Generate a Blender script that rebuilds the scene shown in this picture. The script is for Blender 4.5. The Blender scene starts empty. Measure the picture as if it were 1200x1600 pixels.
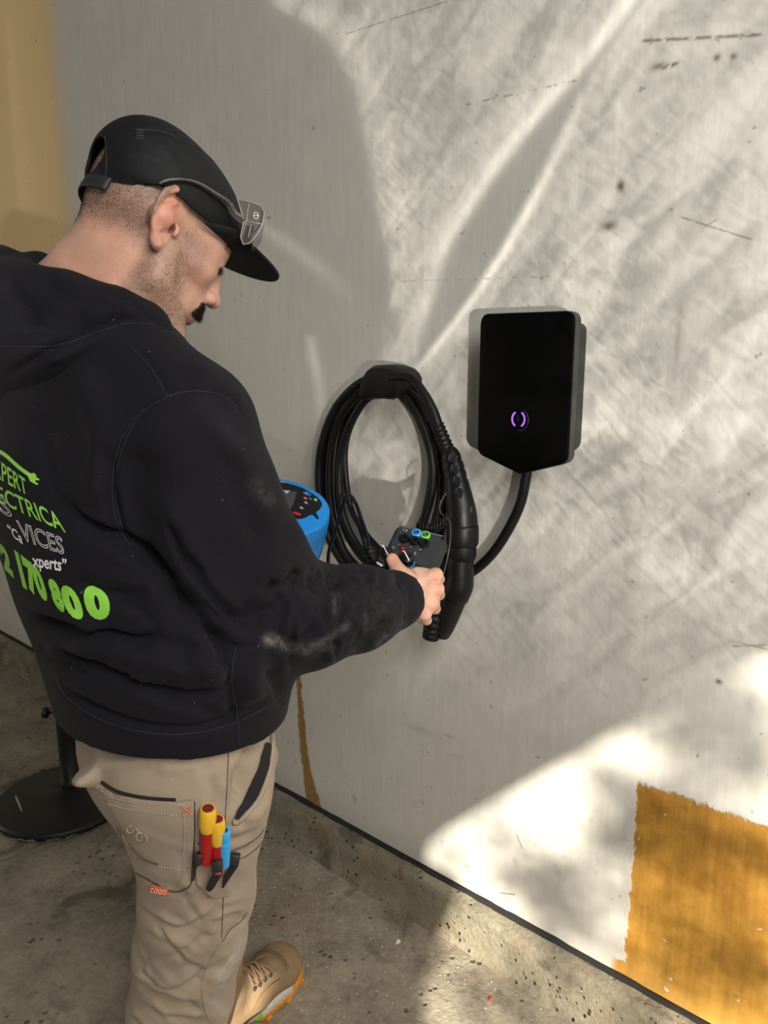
import bpy, bmesh, math, random
import numpy as np
from mathutils import Vector, Matrix
from mathutils.bvhtree import BVHTree
from mathutils.geometry import tessellate_polygon

# ------------------------------------------------------------------ camera
FPX, CAMH, PITCH, HEAD = 1210.0, 1.42, math.radians(11.9), math.radians(41.6)
WY = 1.39                                   # plane of the painted wall
fh = np.array([-math.sin(HEAD), math.cos(HEAD), 0.0]); RT = np.array([math.cos(HEAD), math.sin(HEAD), 0.0])
ZU = np.array([0, 0, 1.0])
FW = fh*math.cos(PITCH) - ZU*math.sin(PITCH); UP = fh*math.sin(PITCH) + ZU*math.cos(PITCH)
CAM = np.array([0, 0, CAMH])
def P(x, y, z): return CAM + (FW + RT*((x-600)/FPX) + UP*((800-y)/FPX))*z
def onY(x, y, Y):
    d = FW + RT*((x-600)/FPX) + UP*((800-y)/FPX); return CAM + d*Y/d[1]
def onZ(x, y, Z):
    d = FW + RT*((x-600)/FPX) + UP*((800-y)/FPX); return CAM + d*(Z-CAMH)/d[2]
def topx(V):
    V = np.atleast_2d(V)-CAM; k = V@FW
    return 600+FPX*(V@RT)/k, 800-FPX*(V@UP)/k, k

scene = bpy.context.scene; COL = scene.collection
cd = bpy.data.cameras.new('camera'); cam = bpy.data.objects.new('camera', cd); COL.objects.link(cam)
cd.sensor_fit = 'VERTICAL'; cd.sensor_height = 36.0; cd.lens = 36.0*FPX/1600.0; cd.clip_start = 0.02
cam.matrix_world = Matrix(((RT[0], UP[0], -FW[0], 0), (RT[1], UP[1], -FW[1], 0), (RT[2], UP[2], -FW[2], CAMH), (0, 0, 0, 1)))
scene.camera = cam

# ------------------------------------------------------------------ light
vs = scene.view_settings
scene.display_settings.display_device = 'sRGB'
vs.view_transform = 'Standard'; vs.look = 'None'; vs.exposure = 0.0; vs.gamma = 1.0; vs.use_curve_mapping = False
w = bpy.data.worlds.new('sky'); scene.world = w; w.use_nodes = True
w.node_tree.nodes['Background'].inputs[0].default_value = (0.80, 0.88, 1.0, 1)
w.node_tree.nodes['Background'].inputs[1].default_value = 0.11

class N:
    """tiny expression builder for math nodes"""
    def __init__(s, t, o): s.t, s.o = t, o
    def _m(s, op, b=None, c=None, rev=False, clamp=False):
        n = s.t.nodes.new('ShaderNodeMath'); n.operation = op; n.use_clamp = clamp
        a = [s, b, c]
        if rev: a[0], a[1] = a[1], a[0]
        for i, v in enumerate(a):
            if v is None: continue
            if isinstance(v, N): s.t.links.new(v.o, n.inputs[i])
            else: n.inputs[i].default_value = v
        return N(s.t, n.outputs[0])
    def __add__(s, b): return s._m('ADD', b)
    __radd__ = __add__
    def __mul__(s, b): return s._m('MULTIPLY', b)
    __rmul__ = __mul__
    def __sub__(s, b): return s._m('SUBTRACT', b)
    def __rsub__(s, b): return s._m('SUBTRACT', b, rev=True)
    def __truediv__(s, b): return s._m('DIVIDE', b)
    def clamp(s): return s._m('ADD', 0.0, clamp=True)
    def abs(s): return s._m('ABSOLUTE')
    def pw(s, b): return s._m('POWER', b)
    def exp(s): return s._m('EXPONENT')
    def mx(s, b): return s._m('MAXIMUM', b)
    def mn(s, b): return s._m('MINIMUM', b)
    def ss(s, a, b):
        n = s.t.nodes.new('ShaderNodeMapRange'); n.interpolation_type = 'SMOOTHSTEP'
        s.t.links.new(s.o, n.inputs[0]); n.inputs[1].default_value = a; n.inputs[2].default_value = b
        if a > b: n.inputs[1].default_value, n.inputs[2].default_value = b, a; n.inputs[3].default_value, n.inputs[4].default_value = 1, 0
        return N(s.t, n.outputs[0])
    def curve(s, pts, ymin, ymax):
        """piecewise smooth curve through (x, y) points"""
        pts = sorted(pts); x0, x1 = pts[0][0], pts[-1][0]
        m = s.t.nodes.new('ShaderNodeMapRange'); s.t.links.new(s.o, m.inputs[0])
        m.inputs[1].default_value = x0; m.inputs[2].default_value = x1
        n = s.t.nodes.new('ShaderNodeFloatCurve'); s.t.links.new(m.outputs[0], n.inputs[1])
        cu = n.mapping.curves[0]; q = [((x-x0)/(x1-x0), (y-ymin)/(ymax-ymin)) for x, y in pts]
        cu.points[0].location = q[0]; cu.points[1].location = q[-1]
        for a in q[1:-1]: cu.points.new(*a)
        n.mapping.update()
        return N(s.t, n.outputs[0])*(ymax-ymin)+ymin
def vec(t, *c):
    n = t.nodes.new('ShaderNodeCombineXYZ')
    for i, v in enumerate(c):
        if isinstance(v, N): t.links.new(v.o, n.inputs[i])
        else: n.inputs[i].default_value = v
    return n.outputs[0]
def noise(t, v, scale, detail=3, rough=.5, dist=0, out=0):
    n = t.nodes.new('ShaderNodeTexNoise'); t.links.new(v, n.inputs['Vector'])
    n.inputs['Scale'].default_value = scale; n.inputs['Detail'].default_value = detail
    n.inputs['Roughness'].default_value = rough; n.inputs['Distortion'].default_value = dist
    return N(t, n.outputs[out])
def gauss(d, w): return ((d*(1/w))._m('POWER', 2.0)*-1.0).exp()
def wallxz(x, y): p = onY(x, y, WY); return float(p[0]), float(p[2])

# low sun, shaded by an added wall with cut holes and a tree, both out of frame
SUN = np.array([0.62, -0.68, 0.42]); SUN /= np.linalg.norm(SUN)
sd = bpy.data.lights.new('sun', 'SUN'); sd.energy = 13.5; sd.angle = math.radians(0.5); sd.color = (1.0, 0.93, 0.80)
sun = bpy.data.objects.new('sun', sd); COL.objects.link(sun)
sun.rotation_euler = Vector(SUN).to_track_quat('Z', 'Y').to_euler()

# daylight of the open garage door, to the right behind the camera
ad = bpy.data.lights.new('doorway_daylight', 'AREA'); ad.shape = 'RECTANGLE'; ad.size = 1.7; ad.size_y = 1.4
ad.energy = 90; ad.color = (1.0, 0.97, 0.92)
al = bpy.data.objects.new('doorway_daylight', ad); COL.objects.link(al)
al.location = (1.75, -0.35, 2.75); al.rotation_euler = (Vector(al.location)-Vector((-0.7, 1.2, 0.9))).to_track_quat('Z', 'Y').to_euler()

# sunlight thrown back by a curved shiny surface outside: a lamp with a caustic pattern
LP = np.array([1.24, -0.72, 1.10])
ld = bpy.data.lights.new('reflected_sun', 'SPOT'); ld.energy = 275; ld.spot_size = math.radians(115); ld.spot_blend = 0.4
ld.shadow_soft_size = 0.022; ld.color = (1.0, 0.95, 0.86)
lo = bpy.data.objects.new('reflected_sun', ld); COL.objects.link(lo); lo.location = LP
lo.rotation_euler = (Vector(LP)-Vector((-1.0, 1.39, 1.3))).to_track_quat('Z', 'Y').to_euler()
ld.use_nodes = True; t = ld.node_tree; em = t.nodes['Emission']
g = t.nodes.new('ShaderNodeNewGeometry'); s = t.nodes.new('ShaderNodeSeparateXYZ'); t.links.new(g.outputs['Incoming'], s.inputs[0])
ix, iy, iz = (N(t, s.outputs[i]) for i in range(3))
iy = iy.abs().mx(0.02)*iy._m('SIGN')
s = t.nodes.new('ShaderNodeSeparateXYZ'); t.links.new(g.outputs['Position'], s.inputs[0]); px_, py_, pz_ = (N(t, s.outputs[i]) for i in range(3))
X = ix/iy*(WY-py_)+px_; Z = iz/iy*(WY-py_)+pz_
def zc(pts, extra=0):                      # curve X(Z) through photo points on the wall
    return Z.curve([(wallxz(x, y)[1], wallxz(x, y)[0]) for x, y in pts], -3.0, 0.5)
def zi(pts):                               # intensity along Z: (px y at x, value)
    return Z.curve([(wallxz(x, y)[1], v) for x, y, v in pts], 0, 2)
v2 = vec(t, X, Z, 0.0)
# rippled sheet, streaks lean from upper right to lower left
u = X*0.75+Z*-0.66; vv = X*0.66+Z*0.75
rip = noise(t, vec(t, u*3.0, vv*1.1, 0.0), 5.5, 2, .45, .9)
rip2 = noise(t, vec(t, u*1.0, vv*2.6, 3.0), 21, 1, .4, .9)
cloud = noise(t, v2, 2.6, 2, .5, .8)
tex = ((rip-.5)*2.6+(rip2-.5)*1.7*(cloud+.2)+.64).mx(.05)*(cloud*1.1+.40)
edge = zc([(395, -60), (425, 5), (500, 55), (545, 130), (566, 200), (582, 300), (602, 400), (607, 470), (590, 560), (560, 640), (500, 760), (430, 900)])
de = X-edge
upper = de.ss(-.012, .02)
rim = gauss(de-.055, .055)*zi([(415, -60, 1.0), (560, 200, .8), (600, 400, .5), (600, 500, .25), (560, 640, .1), (430, 900, 0)])
body = (upper*(Z.ss(.45, 1.25)*.62+.16))
# dark wedge between the two rays
ray1 = zc([(1020, -60), (985, 0), (890, 120), (800, 225), (725, 330), (690, 390), (665, 470), (640, 560)])
ray2 = zc([(1060, -60), (1010, 10), (930, 120), (880, 220), (830, 320), (765, 430), (715, 500), (655, 575)])
d1 = X-ray1; d2 = X-ray2
r1 = gauss(d1, .028)*zi([(985, -40, .95), (890, 120, .75), (725, 330, 1.0), (665, 470, .55), (640, 570, 0)])
r1b = gauss(d1+.05, .05)*zi([(985, -40, .4), (890, 120, .55), (725, 330, .5), (665, 470, .15), (640, 570, 0)])
r2 = gauss(d2, .014)*zi([(1010, -40, .3), (930, 120, .3), (830, 320, .9), (765, 430, 1.1), (700, 520, .9), (655, 590, 0)])
r2b = gauss(d2-.03, .03)*zi([(1010, -40, .4), (830, 320, .25), (700, 520, .5), (655, 590, 0)])
wedge = d1.ss(.0, .035)*d2.ss(-.0, -.03)*Z.ss(1.30, 1.42)
arc = zc([(385, 340), (430, 368), (480, 405), (530, 450), (560, 500)])
r3 = gauss(X-arc, .04)*zi([(385, 330, 0), (400, 360, .35), (480, 405, .3), (545, 480, 0)])
arc4 = zc([(255, 470), (290, 515), (330, 570), (350, 640), (352, 700)])
r4 = gauss(X-arc4, .03)*zi([(255, 470, 0), (290, 520, .55), (330, 570, .35), (352, 660, 0)])
arc5 = zc([(484, 520), (492, 570), (500, 620), (497, 700)])
r5 = gauss(X-arc5, .022)*zi([(484, 520, 0), (488, 545, .5), (497, 600, .4), (497, 700, 0)])
band = gauss(Z-wallxz(930, 650)[1]-(X+.7)*.03, .05)*X.ss(-1.25, -.9)*.28
soft = gauss(Z-1.2, .32)*gauss(X+1.12, .30)*.30+X.ss(-1.0, -.2)*Z.ss(.5, 1.3)*.10+Z.ss(.0, .7)*.04
tot = (body*(tex*1.0+.0)+rim*.75*(tex*.5+.6))*(1-wedge*.92)+r1*1.3+r1b*.8+r2*1.25+r2b*.6+r3*1.2+r4*1.2+r5*1.2+band+soft
lowcut = Z.ss(.25, 1.0)
glow = (X*-1.0).ss(2.62, 2.95)*(Z.ss(1.35, 1.75)*.75)*(.75+gauss(X+3.02, .05)*.4)
out = (tot*lowcut+.06+glow).mx(0.0)
t.links.new(out.o, em.inputs['Strength'])

# ------------------------------------------------------------------ helpers
def link(name, me, mat=None, parent=None, smooth=True):
    o = bpy.data.objects.new(name, me); COL.objects.link(o)
    if mat is not None:
        me.materials.clear()
        for m in (mat if isinstance(mat, (list, tuple)) else [mat]): me.materials.append(m)
    if smooth and len(me.polygons): me.polygons.foreach_set('use_smooth', [True]*len(me.polygons))
    if parent is not None: o.parent = parent
    return o
def obj(name, bm, mat=None, parent=None, smooth=True, sharp=None):
    me = bpy.data.meshes.new(name); bmesh.ops.recalc_face_normals(bm, faces=bm.faces)
    bm.to_mesh(me); bm.free()
    o = link(name, me, mat, parent, smooth)
    if sharp is not None: me.set_sharp_from_angle(angle=math.radians(sharp))
    return o
def tag(o, label=None, cat=None, group=None, kind=None):
    if label: o['label'] = label
    if cat: o['category'] = cat
    if group: o['group'] = group
    if kind: o['kind'] = kind
    return o
def empty(name, label, cat, group=None):
    o = bpy.data.objects.new(name, None); COL.objects.link(o); o.empty_display_size = .05
    return tag(o, label, cat, group)
def set_origin(root, loc):
    """put the Empty at the thing's base, parts stay in place"""
    root.location = loc; inv = Matrix.Translation(Vector(loc)).inverted()
    for c in root.children: c.matrix_parent_inverse = inv
def mat(name, col, rough=.6, metal=0, bump=None, var=0, vscale=8, spec=.5, trans=0, alpha=1, emit=None, coat=0, sss=0, ior=1.5):
    m = bpy.data.materials.new(name); m.use_nodes = True; t = m.node_tree; b = t.nodes['Principled BSDF']
    b.inputs['Base Color'].default_value = (*col, 1); b.inputs['Roughness'].default_value = rough; b.inputs['Metallic'].default_value = metal
    b.inputs['Specular IOR Level'].default_value = spec; b.inputs['Transmission Weight'].default_value = trans; b.inputs['IOR'].default_value = ior
    b.inputs['Coat Weight'].default_value = coat
    if sss: b.inputs['Subsurface Weight'].default_value = sss; b.inputs['Subsurface Radius'].default_value = (.012, .005, .003); b.inputs['Subsurface Scale'].default_value = .6
    tc = t.nodes.new('ShaderNodeTexCoord')
    if var:
        n = noise(t, tc.outputs['Object'], vscale, 4, .6)
        k = (n-.5)*(2*var)+1.0
        mx = t.nodes.new('ShaderNodeVectorMath'); mx.operation = 'SCALE'; mx.inputs[0].default_value = col
        t.links.new(k.o, mx.inputs['Scale']); t.links.new(mx.outputs[0], b.inputs['Base Color'])
    if bump:
        sc, st, dist = bump; n = noise(t, tc.outputs['Object'], sc, 3, .6)
        bn = t.nodes.new('ShaderNodeBump'); bn.inputs['Strength'].default_value = st; bn.inputs['Distance'].default_value = dist
        t.links.new(n.o, bn.inputs['Height']); t.links.new(bn.outputs[0], b.inputs['Normal'])
    if emit: b.inputs['Emission Color'].default_value = (*emit[0], 1); b.inputs['Emission Strength'].default_value = emit[1]
    return m
def rgbmix(t, fac, a, b):
    n = t.nodes.new('ShaderNodeMix'); n.data_type = 'RGBA'
    t.links.new(fac.o, n.inputs[0]) if isinstance(fac, N) else setattr(n.inputs[0], 'default_value', fac)
    for v, i in ((a, 6), (b, 7)):
        if isinstance(v, tuple): n.inputs[i].default_value = (*v, 1)
        else: t.links.new(v, n.inputs[i])
    return n.outputs[2]
def catmull(pts, n=8, closed=False):
    pts = np.array(pts, float); m = len(pts); out = []
    for i in range(m if closed else m-1):
        if closed: a, b, c, d = (pts[(i+k) % m] for k in (-1, 0, 1, 2))
        else: a, b, c, d = pts[max(i-1, 0)], pts[i], pts[i+1], pts[min(i+2, m-1)]
        for k in range(n):
            u = k/n; out.append(.5*((2*b)+(-a+c)*u+(2*a-5*b+4*c-d)*u*u+(-a+3*b-3*c+d)*u**3))
    if not closed: out.append(pts[-1])
    return np.array(out)
def tube(bm, pts, r, seg=12, closed=False, caps=True, flat=None):
    """sweep a circle (or ellipse, flat=(axis, ratio)) along points; r scalar or per point"""
    pts = [Vector(p) for p in pts]; n = len(pts); rr = [r]*n if np.isscalar(r) else list(r)
    rings = []; prev = None
    for i, p in enumerate(pts):
        a = pts[(i-1) % n] if closed or i else p; b = pts[(i+1) % n] if closed or i < n-1 else p
        T = (b-a).normalized()
        if flat is not None: u = Vector(flat[0]); u = (u-T*u.dot(T)).normalized()
        elif prev is None: u = T.orthogonal().normalized()
        else: u = (prev-T*prev.dot(T)).normalized()
        prev = u; v = T.cross(u); k = 1 if flat is None else flat[1]
        rings.append([bm.verts.new(p+(u*math.cos(q)*rr[i]+v*math.sin(q)*rr[i]*k)) for q in [2*math.pi*j/seg for j in range(seg)]])
    for i in range(n if closed else n-1):
        A, B = rings[i], rings[(i+1) % n]
        for j in range(seg): bm.faces.new((A[j], A[(j+1) % seg], B[(j+1) % seg], B[j]))
    if caps and not closed: bm.faces.new(rings[0][::-1]); bm.faces.new(rings[-1])
    return bm
def box(bm, size, M=Matrix(), bevel=0, seg=2):
    r = bmesh.ops.create_cube(bm, size=1.0, matrix=M @ Matrix.Diagonal((*size, 1)))
    if bevel:
        es = list({e for v in r['verts'] for e in v.link_edges})
        bmesh.ops.bevel(bm, geom=es, offset=bevel, segments=seg, affect='EDGES', profile=.5)
    return bm
def lathe(bm, prof, M=Matrix(), seg=32):
    rings = []
    for r, z in prof:
        rings.append([bm.verts.new(M @ Vector((r*math.cos(2*math.pi*j/seg), r*math.sin(2*math.pi*j/seg), z))) for j in range(seg)])
    for A, B in zip(rings, rings[1:]):
        for j in range(seg): bm.faces.new((A[j], A[(j+1) % seg], B[(j+1) % seg], B[j]))
    bm.faces.new(rings[0][::-1]); bm.faces.new(rings[-1])
    return bm
def frame(o, zax, xax):
    z = Vector(zax).normalized(); x = Vector(xax); x = (x-z*x.dot(z)).normalized(); y = z.cross(x); o = Vector(o)
    return Matrix(((x[0], y[0], z[0], o[0]), (x[1], y[1], z[1], o[1]), (x[2], y[2], z[2], o[2]), (0, 0, 0, 1)))
def round_poly(pts, r, n=6):
    out = []; m = len(pts); pts = [np.array(p, float) for p in pts]
    rs = [r]*m if np.isscalar(r) else r
    for i in range(m):
        p, a, b = pts[i], pts[i-1], pts[(i+1) % m]
        q = min(rs[i], .45*np.linalg.norm(a-p), .45*np.linalg.norm(b-p))
        s = p+(a-p)/np.linalg.norm(a-p)*q; e = p+(b-p)/np.linalg.norm(b-p)*q
        for k in range(n+1): u = k/n; out.append((1-u)**2*s+2*u*(1-u)*p+u*u*e)
    return out
def loft(bm, rings, caps=True):
    R = [[bm.verts.new(Vector(p)) for p in ring] for ring in rings]; m = len(R[0])
    for A, B in zip(R, R[1:]):
        for j in range(m): bm.faces.new((A[j], A[(j+1) % m], B[(j+1) % m], B[j]))
    if caps: bm.faces.new(R[0][::-1]); bm.faces.new(R[-1])
    return bm

# implicit surfaces ---------------------------------------------------------
def smin(a, b, k):
    if k <= 0: return np.minimum(a, b)
    h = np.maximum(k-np.abs(a-b), 0)/k; return np.minimum(a, b)-h*h*h*k/6
def sd_ell(Q, c, r, M=None):
    q = Q-np.array(c)
    if M is not None: q = q@np.array(M)
    r = np.array(r); return (np.sqrt(((q/r)**2).sum(1))-1)*r.min()
def sd_cap(Q, a, b, ra, rb):
    a, b = np.array(a), np.array(b); ab = b-a; t = np.clip(((Q-a)@ab)/(ab@ab), 0, 1)
    return np.sqrt(((Q-a-t[:, None]*ab)**2).sum(1))-(ra+(rb-ra)*t)
def sd_chain(Q, pts, k=.02):
    """round-cone chain; pts = [(pos, r)]"""
    d = None
    for (a, ra), (b, rb) in zip(pts, pts[1:]):
        e = sd_cap(Q, a, b, ra, rb); d = e if d is None else smin(d, e, k)
    return d
def sd_etube(Q, pts, e1, k=.02):
    """elliptic tube; pts = [(pos, ra, rb)], ra along e1"""
    d = None; e1 = np.array(e1, float)
    for (a, ra0, rb0), (b, ra1, rb1) in zip(pts, pts[1:]):
        a, b = np.array(a), np.array(b); ab = b-a; L = np.linalg.norm(ab); T = ab/L
        u = e1-T*(e1@T); u /= np.linalg.norm(u); v = np.cross(T, u)
        t = np.clip(((Q-a)@ab)/(L*L), 0, 1); c = Q-a-t[:, None]*ab
        A = ra0+(ra1-ra0)*t; B = rb0+(rb1-rb0)*t
        e = (np.sqrt(((c@u)/A)**2+((c@v)/B)**2+((c@T)/(.5*(A+B)))**2)-1)*np.minimum(A, B)
        d = e if d is None else smin(d, e, k)
    return d
def surface(fn, lo, hi, h):
    """naive surface nets on a narrow band"""
    lo = np.array(lo, float); K = 4; n = (np.ceil((np.array(hi)-lo)/(h*K)).astype(int)+1)
    ax = [lo[i]+np.arange(n[i])*h*K for i in range(3)]
    G = np.stack(np.meshgrid(*ax, indexing='ij'), -1).reshape(-1, 3)+h*K/2
    dc = np.concatenate([fn(G[i:i+400000]) for i in range(0, len(G), 400000)]).reshape(n)
    act = np.abs(dc) < h*K*1.9
    N3 = n*K; g = np.repeat(np.repeat(np.repeat(dc, K, 0), K, 1), K, 2).astype(np.float32)
    ii = np.argwhere(act); off = np.stack(np.meshgrid(*[np.arange(K)]*3, indexing='ij'), -1).reshape(-1, 3)
    idx = (ii[:, None, :]*K+off[None]).reshape(-1, 3); pts = lo+(idx+.5)*h
    vals = np.concatenate([fn(pts[i:i+400000]) for i in range(0, len(pts), 400000)])
    g[idx[:, 0], idx[:, 1], idx[:, 2]] = vals
    S = g < 0
    c = [S[a:N3[0]-1+a, b:N3[1]-1+b, d:N3[2]-1+d] for a in (0, 1) for b in (0, 1) for d in (0, 1)]
    sm = sum(x.astype(np.int8) for x in c); cell = (sm > 0) & (sm < 8); ci = np.argwhere(cell)
    vid = -np.ones(cell.shape, np.int64); vid[ci[:, 0], ci[:, 1], ci[:, 2]] = np.arange(len(ci))
    acc = np.zeros((len(ci), 3)); cnt = np.zeros(len(ci))
    corners = [np.array(q) for q in [(a, b, d) for a in (0, 1) for b in (0, 1) for d in (0, 1)]]
    for a in range(8):
        for b in range(a+1, 8):
            if np.abs(corners[a]-corners[b]).sum() != 1: continue
            A = g[tuple((ci+corners[a]).T)]; B = g[tuple((ci+corners[b]).T)]
            m = (A < 0) != (B < 0); tt = np.where(m, A/np.where(m, A-B, 1), 0)
            acc += (corners[a]+tt[:, None]*(corners[b]-corners[a]))*m[:, None]; cnt += m
    V = lo+(ci+acc/cnt[:, None]+.5)*h; F = []
    for k in range(3):
        sl = [slice(1, N3[i]-1) for i in range(3)]; s2 = list(sl); s2[k] = slice(2, N3[k])
        a, b = S[tuple(sl)], S[tuple(s2)]; e = np.argwhere(a != b)+1; fl = S[tuple(e.T)]
        i, j = [(1, 2), (2, 0), (0, 1)][k]; di = np.zeros(3, int); dj = np.zeros(3, int); di[i] = 1; dj[j] = 1
        q = np.stack([vid[tuple((e-di-dj).T)], vid[tuple((e-dj).T)], vid[tuple(e.T)], vid[tuple((e-di).T)]], 1)
        q[~fl] = q[~fl][:, ::-1]; F.append(q)
    F = np.concatenate(F); F = F[(F >= 0).all(1)]
    return V, F
def mesh_np(name, V, F):
    me = bpy.data.meshes.new(name); me.vertices.add(len(V)); me.vertices.foreach_set('co', np.asarray(V, np.float32).ravel())
    me.loops.add(F.size); me.loops.foreach_set('vertex_index', F.ravel().astype(np.int32)); me.polygons.add(len(F))
    me.polygons.foreach_set('loop_start', np.arange(0, F.size, F.shape[1], dtype=np.int32))
    me.update(calc_edges=True); me.validate(); return me
def normals(V, F):
    a = V[F[:, 2]]-V[F[:, 0]]; b = V[F[:, 3]]-V[F[:, 1]]; n = np.cross(a, b); Nn = np.zeros_like(V)
    for i in range(4):
        for k in range(3): Nn[:, k] += np.bincount(F[:, i], n[:, k], len(V))
    return Nn/np.maximum(np.linalg.norm(Nn, axis=1), 1e-12)[:, None]
def relax(V, F, it=1, lam=.5):
    for _ in range(it):
        S = np.zeros_like(V); c = np.zeros(len(V))
        for i in range(4):
            a, b = F[:, i], F[:, (i+1) % 4]
            for k in range(3): S[:, k] += np.bincount(a, V[b, k], len(V))+np.bincount(b, V[a, k], len(V))
            c += np.bincount(a, minlength=len(V))+np.bincount(b, minlength=len(V))
        V = V+lam*(S/np.maximum(c, 1)[:, None]-V)
    return V
def strokes_dist(x, y, pts):
    """distance in px to a smooth polyline, and the position 0..1 along it"""
    c = catmull(pts, 6); d = np.full(len(x), 1e9); u = np.zeros(len(x)); sg = np.zeros(len(x))
    L = np.r_[0, np.cumsum(np.linalg.norm(np.diff(c, axis=0), axis=1))]
    for i, (a, b) in enumerate(zip(c[:-1], c[1:])):
        ab = b-a; l2 = ab@ab+1e-9; t = np.clip(((x-a[0])*ab[0]+(y-a[1])*ab[1])/l2, 0, 1)
        ex, ey = x-a[0]-t*ab[0], y-a[1]-t*ab[1]; e = np.hypot(ex, ey); m = e < d
        d[m] = e[m]; u[m] = ((L[i]+t*math.sqrt(l2))/L[-1])[m]; sg[m] = np.sign(ab[0]*ey-ab[1]*ex)[m]
    return d, u, sg
def sculpt(V, F, strokes):
    """cloth folds: (points, width px, depth m[, one_sided]) pressed into the side that faces the room"""
    n = normals(V, F); x, y, k = topx(V); face = np.clip(-((V-CAM)*n).sum(1)/np.linalg.norm(V-CAM, axis=1)*2.5, 0, 1)
    D = np.zeros(len(V))
    for st in strokes:
        pts, wd, amp = st[:3]; side = st[3] if len(st) > 3 else 0
        p = np.array(pts); m = (x > p[:, 0].min()-wd*3) & (x < p[:, 0].max()+wd*3) & (y > p[:, 1].min()-wd*3) & (y < p[:, 1].max()+wd*3) & (face > 0)
        if not m.any(): continue
        d, u, sg = strokes_dist(x[m], y[m], pts); tp = np.clip(np.minimum(u, 1-u)*5, 0, 1); tp = tp*tp*(3-2*tp)
        if side: s_ = d*sg*side; prof = np.where(s_ < 0, np.exp(-(s_/(wd*.35))**2), np.exp(-(s_/wd)**2))
        else: prof = np.exp(-(d/wd)**2)
        D[m] += amp*prof*tp
    return V+n*(D*face)[:, None]
def paint(V, marks):
    x, y, k = topx(V); c = np.zeros(len(V))
    for pts, wd, a in marks:
        p = np.array(pts); m = (x > p[:, 0].min()-wd*3) & (x < p[:, 0].max()+wd*3) & (y > p[:, 1].min()-wd*3) & (y < p[:, 1].max()+wd*3)
        if m.any():
            d, u, _ = strokes_dist(x[m], y[m], pts); c[m] = np.maximum(c[m], a*np.exp(-(d/wd)**2))
    return c
def attr(me, name, c):
    a = me.attributes.new(name, 'FLOAT', 'POINT'); a.data.foreach_set('value', np.asarray(c, np.float32))
def bvh_of(*vf): 
    vs_, fs_ = [], []
    for V, F in vf: fs_ += (F+len(vs_)).tolist(); vs_ += V.tolist()
    return BVHTree.FromPolygons(vs_, fs_)
def hit(bvh, x, y, lift=0.0):
    d = Vector(P(x, y, 1.0)-CAM).normalized(); r = bvh.ray_cast(Vector(CAM), d)
    if r[0] is None: return None
    n = r[1].normalized()
    if n.dot(d) > 0: n = -n
    return r[0]+n*lift
def flat_polys(loops):
    """filled flat bmesh from 2D outlines (holes allowed)"""
    bm = bmesh.new(); tri = tessellate_polygon([[Vector((p[0], p[1], 0)) for p in l] for l in loops])
    vs_ = [bm.verts.new((p[0], p[1], 0)) for l in loops for p in l]
    for a in tri:
        try: bm.faces.new([vs_[i] for i in a])
        except ValueError: pass
    return bm
def grid_cut(bm, step):
    for ax in (0, 1):
        c = [v.co[ax] for v in bm.verts]; a, b = min(c), max(c); x = a+step
        while x < b:
            co = [0, 0, 0]; no = [0, 0, 0]; co[ax] = x; no[ax] = 1
            bmesh.ops.bisect_plane(bm, geom=bm.verts[:]+bm.edges[:]+bm.faces[:], plane_co=co, plane_no=no); x += step
def drape(name, bm, bvh, mat, parent, lift=.001, thick=.0, step=4.0, fmap=None):
    """lay a flat outline (photo coordinates) on a surface as a thin piece of its own"""
    grid_cut(bm, step); bad = []
    for v in bm.verts:
        x, y = (v.co[0], v.co[1]) if fmap is None else fmap(v.co[0], v.co[1])
        h = hit(bvh, x, y, lift)
        if h is None: bad.append(v)
        else: v.co = h
    bmesh.ops.delete(bm, geom=bad, context='VERTS')
    med = np.median([e.calc_length() for e in bm.edges]) if len(bm.edges) else 1
    bmesh.ops.delete(bm, geom=[f for f in bm.faces if any(e.calc_length() > .03 for e in f.edges)], context='FACES')
    for f in bm.faces:
        if f.normal.dot(Vector(CAM)-f.calc_center_median()) < 0: f.normal_flip()
    bm.normal_update()
    if thick:
        r = bmesh.ops.extrude_face_region(bm, geom=bm.faces[:]); nv = [e for e in r['geom'] if isinstance(e, bmesh.types.BMVert)]
        for v in nv: v.co += (Vector(CAM)-v.co).normalized()*thick
    me = bpy.data.meshes.new(name); bm.to_mesh(me); bm.free(); return link(name, me, mat, parent)
def seam(name, pts, bvh, mat, parent, r=.0007, dash=0, lift=.0004, n=10):
    c = catmull(pts, n); bm = bmesh.new(); run = []
    H = [hit(bvh, x, y, lift) for x, y in c]
    def flush(run):
        if len(run) > 1: tube(bm, run, r, 5)
    if dash:
        q = [h for h in H if h is not None]; L = 0
        if len(q) > 1:
            d = [0]
            for a, b in zip(q, q[1:]): d.append(d[-1]+(b-a).length)
            s_ = 0
            while s_ < d[-1]:
                seg = [Vector([float(np.interp(k, d, [p[i] for p in q])) for i in range(3)]) for k in (s_, s_+dash*.55)]
                flush(seg); s_ += dash
    else:
        for h in H:
            if h is None or (run and (h-run[-1]).length > .04): flush(run); run = []
            if h is not None: run.append(h)
        flush(run)
    return obj(name, bm, mat, parent)
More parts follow.
